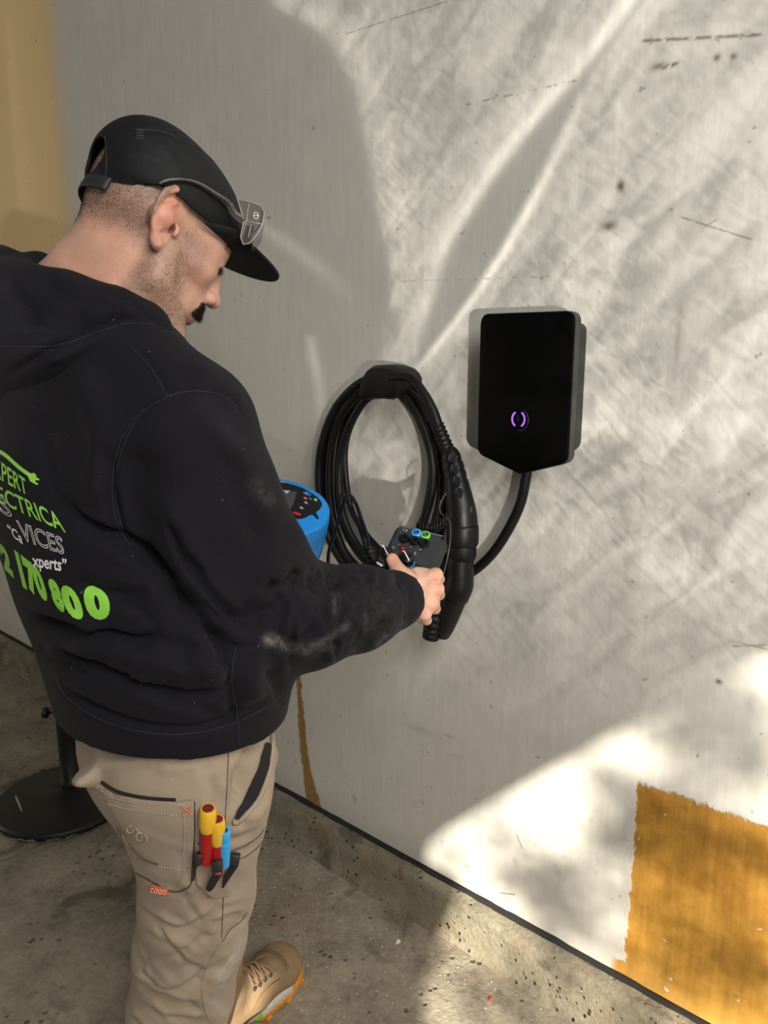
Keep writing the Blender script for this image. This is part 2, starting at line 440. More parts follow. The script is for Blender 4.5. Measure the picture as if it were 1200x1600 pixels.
# ================================================================== the setting
def wall_material():
    m = bpy.data.materials.new('painted_wall'); m.use_nodes = True; t = m.node_tree; b = t.nodes['Principled BSDF']
    g = t.nodes.new('ShaderNodeNewGeometry'); s = t.nodes.new('ShaderNodeSeparateXYZ'); t.links.new(g.outputs['Position'], s.inputs[0])
    X, Z = N(t, s.outputs[0]), N(t, s.outputs[2])
    pos = g.outputs['Position']
    n1 = noise(t, vec(t, X*38, 0.0, Z*3.0), 1.6, 4, .65)       # vertical brush streaks
    n2 = noise(t, pos, 2.3, 4, .6); n3 = noise(t, pos, 11, 5, .65); n4 = noise(t, pos, 55, 3, .6)
    tone = (n1-.5)*.22+(n2-.5)*.22+(n3-.5)*.16+1.0
    base = t.nodes.new('ShaderNodeVectorMath'); base.operation = 'SCALE'; base.inputs[0].default_value = (.60, .58, .53)
    t.links.new(tone.o, base.inputs['Scale']); c = base.outputs[0]
    # bare ochre plaster at the lower right where the paint stops
    rx = n4*.035+n3*.04-.035; xe, zt = wallxz(990, 1300)[0], wallxz(1000, 1222)[1]
    brush = noise(t, vec(t, X*90, 0.0, Z*4.0), 1.0, 2, .5)
    och = (X-xe-rx*.55).ss(-.002, .004)*((Z-zt-(X-xe)*.02)*-1.0+rx*.6+(brush-.5)*.018).ss(-.003, .006)
    foot = (X-wallxz(960, 1500)[0]+n3*.04).ss(0, .03)*((Z-.15)*-1.0+(n4-.5)*.03).ss(-.004, .004)
    och = och.mx(foot)
    on = (n3*.7+n2*.6+n1*.3)
    oc = rgbmix(t, on.ss(.55, 1.05), (.30, .135, .018), (.68, .36, .06))
    chips = noise(t, pos, 30, 2, .4, 1.5).ss(.74, .76)*och
    c = rgbmix(t, och, c, oc); c = rgbmix(t, chips, c, (.62, .58, .50))
    # old run of brown primer showing near the man's hip
    dx = Z.curve([(wallxz(x, y)[1], wallxz(x, y)[0]) for x, y in [(465, 1040), (470, 1110), (476, 1180), (484, 1225), (492, 1262)]], -3, 0)
    wd = Z.curve([(wallxz(x, y)[1], v) for x, y, v in [(465, 1040, .012), (470, 1110, .016), (478, 1190, .022), (484, 1225, .03), (492, 1262, .042)]], 0, .1)
    drip = ((wd*.85-(X-dx+(n4-.5)*.02).abs())).ss(-.004, .005)*Z.ss(wallxz(465, 1035)[1], wallxz(466, 1050)[1])
    c = rgbmix(t, drip, c, rgbmix(t, n4, (.22, .12, .035), (.40, .24, .08)))
    # the upper far end is tinted tan
    tan = (X-wallxz(100, 150)[0]+(n3-.5)*.05).ss(.06, -.12)*Z.ss(1.1, 1.7)
    c = rgbmix(t, tan*.85, c, (.78, .54, .23))
    # scuffs and smudges
    spots = [(970, 290, .008, .010, 1), (952, 353, .014, .008, .8), (1060, 520, .006, .05, .35), (1030, 103, .012, .006, .8), (1120, 90, .006, .006, .9), (1146, 88, .005, .005, .8),
             (1123, 1065, .006, .005, 1), (420, 340, .006, .003, .8), (490, 200, .004, .003, .8), (1180, 1010, .03, .0018, .6), (655, 1140, .05, .010, .22), (880, 1310, .02, .002, .4), (700, 1150, .02, .004, .3)]
    dirt = None
    for x, y, a, bb, k in spots:
        wx, wz = wallxz(x, y); e = (((X-wx)/a).pw(2)+((Z-wz)/bb).pw(2))*-1.0
        e = e.exp()*k; dirt = e if dirt is None else dirt.mx(e)
    for (x0, y0), (x1, y1), wdt, k, brk in [((1000, 64), (1195, 54), .0028, .8, .42), ((1028, 108), (1066, 97), .004, .9, .4), ((535, 55), (720, -5), .0016, .5, .45), ((722, 165), (905, 125), .002, .6, .5),
            ((1060, 338), (1180, 376), .0016, .6, .4), ((1095, 358), (1125, 340), .0012, .6, .3), ((620, 440), (860, 432), .0016, .45, .52), ((560, 300), (760, 290), .0016, .4, .53), ((1140, 1010), (1200, 1008), .002, .5, .4), ((778, 1395), (808, 1398), .002, .8, .2), ((805, 1300), (818, 1330), .0015, .7, .2)]:
        a = np.array(wallxz(x0, y0)); q = np.array(wallxz(x1, y1)); L = np.linalg.norm(q-a); d = (q-a)/L
        al_ = ((X-float(a[0]))*float(d[0])+(Z-float(a[1]))*float(d[1])); ac = ((X-float(a[0]))*float(-d[1])+(Z-float(a[1]))*float(d[0]))
        ln = gauss(ac, wdt)*al_.ss(0, .01)*al_.ss(L, L-.01)*n4.ss(brk-.06, brk+.08)*k; dirt = dirt.mx(ln)
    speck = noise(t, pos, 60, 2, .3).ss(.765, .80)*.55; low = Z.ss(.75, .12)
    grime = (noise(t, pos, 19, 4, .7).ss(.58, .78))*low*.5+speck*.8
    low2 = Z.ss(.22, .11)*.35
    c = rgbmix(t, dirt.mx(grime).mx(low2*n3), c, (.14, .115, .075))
    t.links.new(c, b.inputs['Base Color']); b.inputs['Roughness'].default_value = .62; b.inputs['Specular IOR Level'].default_value = .35
    hgt = n1*.5+n3*.25+n4*.25-och*1.2
    bn = t.nodes.new('ShaderNodeBump'); bn.inputs['Strength'].default_value = .45; bn.inputs['Distance'].default_value = .004
    t.links.new(hgt.o, bn.inputs['Height']); t.links.new(bn.outputs[0], b.inputs['Normal']); return m
def concrete(name, ca, cb, dark, sc=1.0, bump=.5, pits=.6):
    m = bpy.data.materials.new(name); m.use_nodes = True; t = m.node_tree; b = t.nodes['Principled BSDF']
    g = t.nodes.new('ShaderNodeNewGeometry'); pos = g.outputs['Position']
    a = noise(t, pos, 2.2*sc, 6, .68, .4); q = noise(t, pos, 9*sc, 5, .7); f = noise(t, pos, 60*sc, 4, .7); st = noise(t, pos, 5*sc, 4, .6, 1.0)
    c = rgbmix(t, (a*.8+q*.7+f*.5-.58).clamp(), ca, cb)
    c = rgbmix(t, st.ss(.52, .70)*.6, c, dark); c = rgbmix(t, noise(t, pos, 3.1*sc, 4, .6, .6).ss(.50, .66)*.28, c, (.18, .11, .05)); c = rgbmix(t, f.ss(.62, .78)*.5, c, dark)
    v = t.nodes.new('ShaderNodeTexVoronoi'); t.links.new(pos, v.inputs['Vector']); v.inputs['Scale'].default_value = 38*sc
    pit = N(t, v.outputs[0]).ss(.28, .1)*noise(t, pos, 7*sc, 2).ss(.48, .62)*pits
    c = rgbmix(t, pit, c, dark)
    wh = noise(t, pos, 70*sc, 2, .4).ss(.76, .80)*noise(t, pos, 3*sc, 2).ss(.35, .6)
    c = rgbmix(t, wh*.6, c, (.75, .73, .68)); t.links.new(c, b.inputs['Base Color'])
    b.inputs['Roughness'].default_value = .8; b.inputs['Specular IOR Level'].default_value = .3
    bn = t.nodes.new('ShaderNodeBump'); bn.inputs['Strength'].default_value = bump; bn.inputs['Distance'].default_value = .008
    h = q*.4+f*.5-pit*1.2; t.links.new(h.o, bn.inputs['Height']); t.links.new(bn.outputs[0], b.inputs['Normal']); return m
M_wall = wall_material()
M_floor = concrete('concrete_floor', (.050, .042, .032), (.60, .52, .39), (.030, .022, .015), bump=.9)
M_kerb = concrete('concrete_kerb', (.055, .048, .036), (.44, .39, .28), (.03, .024, .018), 1.6, 1.0, 1.0)
M_void = mat('dark_joint', (.012, .011, .010), .9)
KT, KY = .112, 1.335

bm = bmesh.new(); box(bm, (8.4, .12, 3.2), Matrix.Translation((-2.0, WY+.06, KT+.006+1.6)))
tag(obj('wall_back', bm, M_wall, smooth=False), 'off-white painted garage wall with scuffs and a bare ochre patch', kind='structure')
bm = bmesh.new(); box(bm, (8.4, 5.0, .1), Matrix.Translation((-2.0, -.95, -.05)))
tag(obj('floor', bm, M_floor, smooth=False), 'stained bare concrete garage floor', kind='structure')
bm = bmesh.new(); box(bm, (.12, 4.8, 3.2), Matrix.Translation((-5.6, WY-2.4, 1.6)))
tag(obj('wall_left', bm, mat('grey_wall_paint', (.42, .41, .38), .8, var=.12, vscale=3), smooth=False), 'plain grey end wall of the garage beyond the left edge', kind='structure')
# raised concrete kerb, face slightly uneven
rng = random.Random(4); bm = bmesh.new(); xs = np.arange(-6.2, 2.21, .03); rows = []
for x in xs:
    w1 = .004*math.sin(x*5.1)+.003*math.sin(x*13+1)+rng.uniform(-.0015, .0015)
    pr = [(KY-.012+w1, 0), (KY-.006+w1, .012), (KY+w1, .03), (KY+.002+w1*.6, KT*.6), (KY+.004+w1*.4, KT-.014), (KY+.009, KT-.004), (KY+.016, KT+rng.uniform(-.001, .001)), (WY+.03, KT), (WY+.03, 0)]
    rows.append([(x, a, q) for a, q in pr])
loft(bm, rows); o = obj('trim_1', bm, M_kerb, smooth=True, sharp=50); tag(o, 'rough concrete kerb along the foot of the wall', kind='structure')
# black joint between kerb and painted sheet, ragged edge
bm = bmesh.new(); rows = []
for x in xs:
    a = rng.uniform(0, .004); h_ = .0055+.002*math.sin(x*7)+rng.uniform(-.002, .002)
    rows.append([(x, WY-.012-a, KT+.001), (x, WY-.010-a, KT+h_*.7), (x, WY-.003, KT+h_), (x, WY+.004, KT+h_), (x, WY+.004, KT+.001)])
loft(bm, rows); tag(obj('trim_2', bm, M_void), 'black tarry joint between kerb and wall', kind='structure')

# unseen wall added behind the camera: its cut holes and the tree outside shape the sun patch
def back(p, Y): p = np.array(p); k = (p[1]-Y)/-SUN[1]; return p+SUN*k
YF = -2.6
sunlit = [onY(690, 1300, WY), onY(850, 1212, WY), onY(1000, 1130, WY), onY(1100, 1072, WY), onY(1260, 1000, WY), onY(1420, 1300, WY), onZ(1300, 1900, 0), onZ(690, 1720, 0), onZ(660, 1560, 0), onZ(690, 1475, 0), onY(728, 1392, KY)]
boot_gap = [np.array(q) for q in ((-1.09, .83, 0), (-1.09, .90, .115), (-1.185, .90, .115), (-1.19, .79, 0))]
sunlit = [onY(678, 1312, WY)]+sunlit[1:]+[onY(668, 1345, WY)]
hole1 = [(b_[0], b_[2]) for b_ in (back(p, YF) for p in sunlit)]
hole2 = [(b_[0], b_[2]) for b_ in (back(p, YF) for p in boot_gap)]
outer = [(-3.6, .0), (7.2, .0), (7.2, 6.2), (-3.6, 6.2)]
print('holes', hole1 and '', [(round(float(a), 2), round(float(b_), 2)) for a, b_ in hole1], [(round(float(a), 2), round(float(b_), 2)) for a, b_ in hole2])
bm = bmesh.new(); loops = [outer, hole1, hole2]
tri = tessellate_polygon([[Vector((a, b_, 0)) for a, b_ in l] for l in loops]); allp = [p for l in loops for p in l]
vv_ = [bm.verts.new((float(a), YF, float(b_))) for a, b_ in allp]
for a in tri: bm.faces.new([vv_[i] for i in a])
r = bmesh.ops.extrude_face_region(bm, geom=bm.faces[:]); bmesh.ops.translate(bm, vec=(0, -.04, 0), verts=[e for e in r['geom'] if isinstance(e, bmesh.types.BMVert)])
tag(obj('wall_front', bm, mat('garage_front', (.25, .23, .2), .8, var=.15), smooth=False), 'garage front wall behind the camera with broken openings', kind='structure')
# leafy tree outside
tree = empty('garden_tree', 'leafy tree outside the garage throwing dappled shade', 'tree')
rng = random.Random(11); bm = bmesh.new(); YT = -4.6
blobs = [(1045, 1275, .07, 70), (1000, 1300, .05, 30), (1090, 1330, .05, 25), (875, 1395, .065, 48), (825, 1365, .045, 26), (960, 1312, .04, 22), (1140, 1475, .07, 46), (1190, 1530, .05, 24), (1115, 1105, .055, 40), (1170, 1180, .05, 26), (1060, 1150, .035, 14),
         (770, 1300, .045, 12), (1010, 1420, .05, 22), (1080, 1530, .05, 25), (905, 1440, .05, 24), (1170, 1350, .05, 20), (700, 1335, .02, 6), (935, 1215, .03, 8)]
blobs3 = [(onY(x, y, WY), r_, n_) for x, y, r_, n_ in blobs]+[(onZ(x, y, 0), .05, n_) for x, y, n_ in ((880, 1640, 12), (790, 1600, 10), (830, 1570, 10), (960, 1660, 16))]+[(onY(x, y, KY), .05, n_) for x, y, n_ in ((880, 1500, 12), (1000, 1575, 16))]
for p, r_, n_ in blobs3:
    c = back(p, YT+rng.uniform(-.5, .5))
    for _ in range(n_*3):
        q = Vector(c)+Vector([rng.gauss(0, r_*.75) for _ in range(3)]); u = Vector([rng.gauss(0, 1) for _ in range(3)]).normalized(); v_ = u.orthogonal().normalized()*.009
        L = rng.uniform(.018, .034)
        vs_ = [bm.verts.new(q+d) for d in (-u*L, v_-u*L*.1, u*L, -v_-u*L*.1)]; bm.faces.new(vs_)
o = obj('foliage', bm, mat('leaf_green', (.06, .12, .03), .6), tree, smooth=False); tag(o, kind='stuff')
bm = bmesh.new(); tube(bm, catmull([(3.4, -5.4, 0), (3.35, -5.3, 1.0), (3.0, -5.1, 2.0), (2.6, -4.9, 2.9)], 6), [.10]*7+[.07]*6+[.045]*6, 10)
for a in ((2.2, -4.6, 2.2), (2.9, -4.7, 1.9), (2.5, -4.5, 2.6)): tube(bm, catmull([(3.2, -5.2, 1.6), (np.array(a)+(3.1, -5.1, 1.8))/2, a], 5), .018, 6)
obj('trunk', bm, mat('bark', (.12, .09, .06), .9), tree); set_origin(tree, (3.4, -5.4, 0))

# small chips and grit on the floor
rng = random.Random(2); bm = bmesh.new()
for _ in range(420):
    x, y = rng.uniform(380, 900), rng.uniform(1330, 1640); p = onZ(x, y, 0)
    if p[1] > KY-.02: continue
    s_ = rng.uniform(.0007, .0022); r = bmesh.ops.create_icosphere(bm, subdivisions=1, radius=s_, matrix=Matrix.Translation((p[0], p[1], s_*.5)) @ Matrix.Diagonal((rng.uniform(.7, 1.6), rng.uniform(.6, 1.4), .6, 1)))
o = tag(obj('grit', bm, mat('pale_grit', (.55, .52, .46), .8)), 'pale grit and paint crumbs scattered on the concrete floor', 'debris', kind='stuff')
def chip(name, x, y, pts, m, label, cat):
    p = onZ(x, y, 0); bm = bmesh.new(); a = rng.uniform(0, 6); rr = [[(p[0]+s_*(q[0]*math.cos(a)-q[1]*math.sin(a)), p[1]+s_*(q[0]*math.sin(a)+q[1]*math.cos(a)), z_) for q in pts] for s_, z_ in ((1, .0003), (.95, .003), (.7, .0045))]
    loft(bm, rr); return tag(obj(name, bm, m, smooth=False), label, cat)
chip('paint_flake', 622, 1472, [(-.008, -.003), (.001, -.005), (.009, -.001), (.005, .004), (-.004, .005)], mat('flake', (.7, .68, .62), .7), 'larger white paint flake on the floor between boot and kerb', 'debris')
chip('red_chip', 766, 1563, [(-.004, -.003), (.003, -.004), (.004, .003), (-.003, .003)], mat('red_plastic', (.6, .03, .03), .5), 'tiny red plastic chip on the sunlit floor', 'debris')

# ================================================================== charger
M_gloss = mat('black_glass', (.0012, .0012, .0013), .5, spec=.08)
M_case = mat('charcoal_plastic', (.020, .0195, .018), .5, bump=(300, .1, .001))
M_blk = mat('black_rubber', (.0045, .0045, .005), .5, spec=.28, bump=(160, .08, .001))
M_grip = mat('black_soft_plastic', (.005, .0055, .0062), .42, spec=.35, bump=(220, .12, .001))
YC = WY-.085
ch = empty('wall_charger', 'black five-sided wall charger with glowing purple ring', 'charger')
fp = [onY(x, y, YC) for x, y in ((749, 494), (899, 491), (885, 723), (806, 741), (746, 711))]
xl, xr = -.9045, -.699; zt_, zb, zp = 1.487, 1.2105, 1.178; xm = (xl+xr)/2
outl = [(xl, zt_), (xr, zt_), (xr, zb), (xm, zp), (xl, zb)]
def ring(ol, inset, Y, r):
    c = np.array([xm, 1.34]); q = []
    for a, b_ in ol:
        dx_ = -inset*np.sign(a-xm) if abs(a-xm) > .01 else 0; dz_ = -inset if b_ > 1.4 else inset
        q.append((a+dx_, b_+dz_))
    return [(p[0], Y, p[1]) for p in round_poly(q, r, 6)]
R_ = [.02, .02, .016, .006, .016]
bm = bmesh.new(); loft(bm, [ring(outl, .0, YC+.026, R_), ring(outl, 0, YC+.003, R_), ring(outl, .0008, YC+.001, R_), ring(outl, .003, YC, R_)])
obj('front_cover', bm, [M_gloss], ch, sharp=35)
bm = bmesh.new(); loft(bm, [ring(outl, -.0006, YC+.024, R_), ring(outl, -.0008, YC+.005, R_), ring(outl, -.0006, YC+.004, R_)]); obj('cover_rim', bm, mat('grey_rim', (.035, .034, .032), .45), ch, sharp=35)
bm = bmesh.new(); loft(bm, [ring(outl, .018, WY-.0005, R_), ring(outl, .018, WY-.03, R_), ring(outl, .021, WY-.031, R_), ring(outl, .021, WY-.034, R_), ring(outl, .018, WY-.035, R_), ring(outl, .018, YC+.03, R_), ring(outl, .012, YC+.0245, R_)]); obj('housing', bm, M_case, ch, sharp=35)
# chevron crease of the lower half, raised facets
c0 = onY(810, 655, YC)
M_pur = mat('purple_light', (.2, .05, .5), .4, emit=((.42, .13, 1.0), .8)); M_dim = mat('green_edge', (.03, .035, .03), .3)
for k, (a0, a1) in enumerate(((118, 243), (-62, 62))):
    bm = bmesh.new(); rr = []
    for j in range(15):
        a = math.radians(a0+(a1-a0)*j/14); ca, sa = math.cos(a), math.sin(a)
        wd_ = .0019*(1 if 0 < j < 14 else .5)
        rr.append([(c0[0]+ca*(.0140+d), YC-e, c0[2]+sa*(.0150+d)) for d, e in ((-wd_, -.0003), (wd_, -.0003), (wd_, .0006), (-wd_, .0006))])
    loft(bm, rr); obj('light_arc', bm, M_pur, ch, smooth=False)
bm = bmesh.new(); tube(bm, [(c0[0]+.003+.0195*math.cos(a), YC-.0003, c0[2]-.001+.021*math.sin(a)) for a in np.radians(range(-100, 80, 10))], .0006, 6); obj('button_edge', bm, M_dim, ch)
bm = bmesh.new(); pts = [(.0, .006), (-.003, .0), (.0005, .001), (-.001, -.006)]
tube(bm, [(c0[0]+a, YC-.0003, c0[2]+b_) for a, b_ in pts], .0004, 5); obj('bolt_mark', bm, mat('faint_purple', (.05, .02, .09), .5), ch)
bm = bmesh.new(); lathe(bm, [(.014, 0), (.014, .012), (.012, .018)], frame((float(onY(823, 733, WY-.045)[0]), WY-.045, float(onY(823, 733, WY-.045)[2])-.004), (0, 0, 1), (1, 0, 0)), 16); obj('cable_gland', bm, M_blk, ch)
set_origin(ch, (xm, WY, 1.34))

# ------------------------------------------------------------------ charging cable, coil and plug
cb = empty('charging_cable', 'thick black charging cable coiled on the wall with its plug', 'cable')
def wl(pts, n=8, closed=False): return catmull([onY(x, y, WY-d) for x, y, d in pts], n, closed)
bm = bmesh.new()
feed = wl([(824, 722, .045), (822, 745, .045), (812, 790, .045), (790, 835, .043), (765, 870, .043), (735, 895, .045), (700, 905, .05), (660, 902, .06), (620, 890, .07), (588, 868, .05)], 8)
tube(bm, feed, .0105, 16); obj('feed', bm, M_blk, cb)
loops = [
 [(600, 588, .02), (556, 604, .02), (517, 655, .02), (503, 730, .02), (508, 805, .025), (528, 860, .03), (560, 905, .03), (620, 925, .04), (672, 880, .04), (694, 800, .035), (692, 720, .03), (672, 640, .025), (645, 600, .02)],
 [(604, 600, .04), (560, 618, .04), (525, 668, .04), (514, 735, .04), (520, 810, .045), (545, 872, .045), (600, 915, .05), (655, 875, .05), (684, 800, .05), (688, 730, .05), (666, 650, .045), (640, 612, .04)],
 [(600, 606, .022), (566, 625, .022), (538, 672, .025), (529, 735, .025), (532, 800, .03), (556, 858, .03), (600, 895, .04), (645, 860, .04), (668, 790, .035), (675, 720, .03), (655, 655, .025), (632, 620, .022)],
 [(598, 612, .055), (565, 632, .055), (537, 690, .055), (530, 750, .055), (538, 812, .055), (566, 862, .055), (606, 888, .06), (645, 845, .06), (668, 795, .06), (677, 735, .06), (663, 670, .058), (630, 620, .056)],
 [(606, 586, .058), (560, 600, .055), (520, 645, .052), (499, 715, .05), (502, 795, .05), (522, 858, .052), (568, 915, .055), (630, 935, .06)],
 [(590, 612, .012), (560, 640, .012), (541, 690, .012), (540, 740, .012), (549, 795, .02), (572, 835, .03), (606, 872, .04), (640, 905, .05)]]
for i, l in enumerate(loops):
    bm = bmesh.new(); cl = i < 4; tube(bm, wl(l, 8, cl), .0098 if i < 5 else .0078, 14, closed=cl); obj('cable_loop', bm, M_blk, cb)
lead = wl([(612, 590, .075), (640, 590, .078), (662, 615, .08), (678, 645, .08), (687, 672, .08), (695, 692, .08)], 8)
bm = bmesh.new(); tube(bm, lead, .0105, 14); obj('plug_lead', bm, M_blk, cb)
# ribbed strain relief
bm = bmesh.new(); sr = wl([(684, 664, .08), (690, 680, .08), (697, 698, .08), (701, 708, .08)], 10); rr = [.0125+.003*i/len(sr)+(.0016 if i % 4 < 2 else -.0008) for i in range(len(sr))]
tube(bm, sr, rr, 16); obj('strain_relief', bm, M_blk, cb)
def gun(pts, seg=24, n=6, flat=1.05, wob=None):
    c = wl([(x, y, d) for x, y, d, r_ in pts], n); r_ = catmull([(q[3], 0) for q in pts], n)[:, 0]
    if wob: r_ = [a+wob(i/len(r_)) for i, a in enumerate(r_)]
    bm = bmesh.new(); tube(bm, c, r_, seg, flat=((0, 1, 0), flat)); return bm
obj('plug_grip', gun([(699, 704, .08, 0.0139), (704, 712, .08, 0.0197), (709, 733, .08, 0.0226), (713, 750, .082, 0.0238), (717, 775, .084, 0.0278), (721, 800, .085, 0.0307), (723, 822, .085, 0.0313)], wob=lambda u: -.0016*math.exp(-((u-.24)/.02)**2)-.0016*math.exp(-((u-.36)/.02)**2)-.0016*math.exp(-((u-.48)/.02)**2)), M_grip, cb)
for k, yy in enumerate((716, 733, 751, 769)):
    bm = bmesh.new(); c = onY(707+k*3.4, yy, WY-.105-.001*k); box(bm, (.021, .004, .018), Matrix.Translation(c) @ Matrix.Rotation(math.radians(14), 4, 'Y'), .0019, 2); obj('finger_pad', bm, mat('grip_pad', (.018, .019, .024), .28) if k == 0 else bpy.data.materials['grip_pad'], cb)
obj('collar', gun([(722.5, 820, .085, 0.0319), (722.5, 824, .085, 0.0336), (722.5, 848, .085, 0.0331), (722.5, 851, .085, 0.0302)], n=2), M_grip, cb)
obj('collar', gun([(722, 851, .085, 0.0273), (722, 853, .085, 0.0296), (721.5, 868, .085, 0.0296), (721, 872, .085, 0.0255)], n=2), M_blk, cb)
hs = empty('plug_holster', 'black angled plug holster below the coil, ribbed lower arm', 'holster')
obj('socket', gun([(720, 870, .085, 0.0273), (719, 880, .085, 0.0284), (719, 900, .085, 0.0284), (717, 915, .085, 0.0302), (711, 931, .084, 0.0296)], n=4), M_grip, hs)
bm = gun([(716, 916, .086, 0.0249), (709, 934, .085, 0.0273), (700, 958, .083, 0.0264), (692, 978, .082, 0.0249), (688, 990, .081, 0.0209)], n=5); obj('lower_arm', bm, M_grip, hs)
for k in range(13):
    u = k/12; p = onY(697-22*u*.95, 912+62*u, WY-.107+.004*u); bm = bmesh.new(); box(bm, (.026, .004, .003), Matrix.Translation(p) @ Matrix.Rotation(math.radians(28), 4, 'Y'), .0012, 2); obj('rib', bm, M_grip, hs)
bm = bmesh.new(); c = wl([(688, 985, .1, ), (700, 992, .1), (690, 997, .1)][:3] if 0 else [(684, 945, .098), (680, 962, .1), (676, 982, .1), (673, 996, .1)], 8)
rr = [.0205+(.0022 if i % 4 < 2 else -.001)-.004*(i/len(c))**3 for i in range(len(c))]; tube(bm, c, rr, 18); obj('ribbed_cap', bm, M_blk, hs)
bm = bmesh.new(); tube(bm, wl([(661, 962, .112), (663, 980, .114), (668, 993, .114), (672, 997, .113)], 5), .0012, 6); obj('cap_edge', bm, mat('worn_edge', (.10, .095, .09), .5), hs)
bm = bmesh.new(); p = onY(705, 900, WY-.03); box(bm, (.05, .06, .10), Matrix.Translation((p[0], WY-.031, p[2])), .008, 3); obj('wall_bracket', bm, M_blk, hs)
set_origin(hs, (float(p[0]), WY, float(p[2])))
# faint raised letters on the plug
bm = bmesh.new(); q = onY(737, 800, WY-.105)
for dz, L in ((.010, .006), (.005, .0035), (0, .006)): box(bm, (.001, L, .001), Matrix.Translation((q[0], q[1], q[2]+dz)))
box(bm, (.001, .001, .012), Matrix.Translation((q[0], q[1]-.003, q[2]+.005))); obj('moulded_mark', bm, mat('grey_mark', (.12, .12, .13), .5), cb)
set_origin(cb, (-1.2, WY, 1.38))
# hook that carries the coil
hk = empty('cable_hook', 'black saddle hook holding the coil at its top', 'hook')
bm = bmesh.new(); rows = []
for k in range(13):
    u = k/12; x = 566+u*60; top = 575-4*math.sin(u*math.pi)+ (4 if k in (0, 12) else 0)+(10 if u > .8 else 0)*(u-.8)*5; bot = 622+(-6 if k in (0, 12) else 0)
    a, b_ = onY(x, top+(0 if u > .2 else (0.2-u)*90), WY-.075), onY(x, bot+(0 if u > .2 else (.2-u)*25), WY-.075)
    rows.append([(a[0], WY-.001, a[2]-.004), (a[0], WY-.03, a[2]+.002), (a[0], WY-.068, a[2]+.001), (a[0], WY-.082, a[2]-.006), (b_[0], WY-.084, b_[2]+.006), (b_[0], WY-.078, b_[2]), (b_[0], WY-.02, b_[2]), (b_[0], WY-.001, b_[2]+.004)])
loft(bm, rows); bmesh.ops.scale(bm, vec=(1, 1, 1), verts=bm.verts); obj('saddle', bm, M_blk, hk, sharp=50)
bm = bmesh.new(); a = onY(606, 600, WY); box(bm, (.05, .006, .07), Matrix.Translation((a[0], WY-.003, a[2])), .002); obj('wall_plate', bm, M_blk, hk); set_origin(hk, tuple(a))

# ------------------------------------------------------------------ round stand on the floor behind the man
st = empty('stand_base', 'heavy black round stand base with post, on the floor behind the man', 'stand')
bc = onZ(100, 1254, 0); M_iron = mat('black_painted_iron', (.010, .0095, .009), .45, var=.3, vscale=20, bump=(60, .2, .002))
bm = bmesh.new(); lathe(bm, [(.198, .001), (.206, .004), (.208, .016), (.204, .022), (.196, .025), (.15, .032), (.10, .037), (.052, .040), (.046, .044)], Matrix.Translation(bc), 64); obj('disc', bm, M_iron, st)
M_chip = mat('worn_paint', (.22, .21, .19), .7)
for a0, L in ((-95, 16), (-70, 22), (-40, 12), (-55, 7), (-112, 5), (-25, 9)):
    bm = bmesh.new(); tube(bm, [(bc[0]+.2085*math.cos(math.radians(a)), bc[1]+.2085*math.sin(math.radians(a)), .008+.003*math.sin(a*1.7)) for a in np.linspace(a0, a0+L, 9)], [.0008, .0017, .0022, .0012, .002, .0014, .002, .0012, .0006], 6); obj('worn_rim', bm, M_chip, st)
bm = bmesh.new(); pc = onZ(112, 1222, .04); lathe(bm, [(.036, .035), (.036, .05), (.031, .055), (.031, .27), (.033, .275), (.033, .335), (.030, .345), (.026, .345)], Matrix.Translation((pc[0], pc[1], 0)), 28); obj('post', bm, M_iron, st)
bm = bmesh.new(); kd = Vector((-RT[0], -RT[1], 0)); b0 = Vector((pc[0], pc[1], .285))+kd*.03
tube(bm, [b0, b0+kd*.028], .005, 10); lathe(bm, [(.006, .024), (.017, .026), (.019, .032), (.017, .040), (.008, .042)], frame(b0, kd, (0, 0, 1)), 14); obj('clamp_knob', bm, M_iron, st)
bm = bmesh.new(); tube(bm, [(pc[0], pc[1], .32), (pc[0], pc[1], 1.0)], .0215, 20); obj('pole', bm, mat('reddish_wood', (.14, .05, .02), .5, var=.3, vscale=25), st)
set_origin(st, (float(bc[0]), float(bc[1]), 0))
a, b_ = onZ(25, 1246, .03), onZ(35, 1271, .028)
bm = bmesh.new(); tube(bm, [tuple(a[:2])+(.034,), tuple((a+b_)[:2]/2)+(.033,), tuple(b_[:2])+(.031,)], [.003, .0033, .003], 8); tag(obj('stick', bm, mat('pale_stick', (.42, .38, .32), .7)), 'short pale stick lying on the black stand base', 'stick')
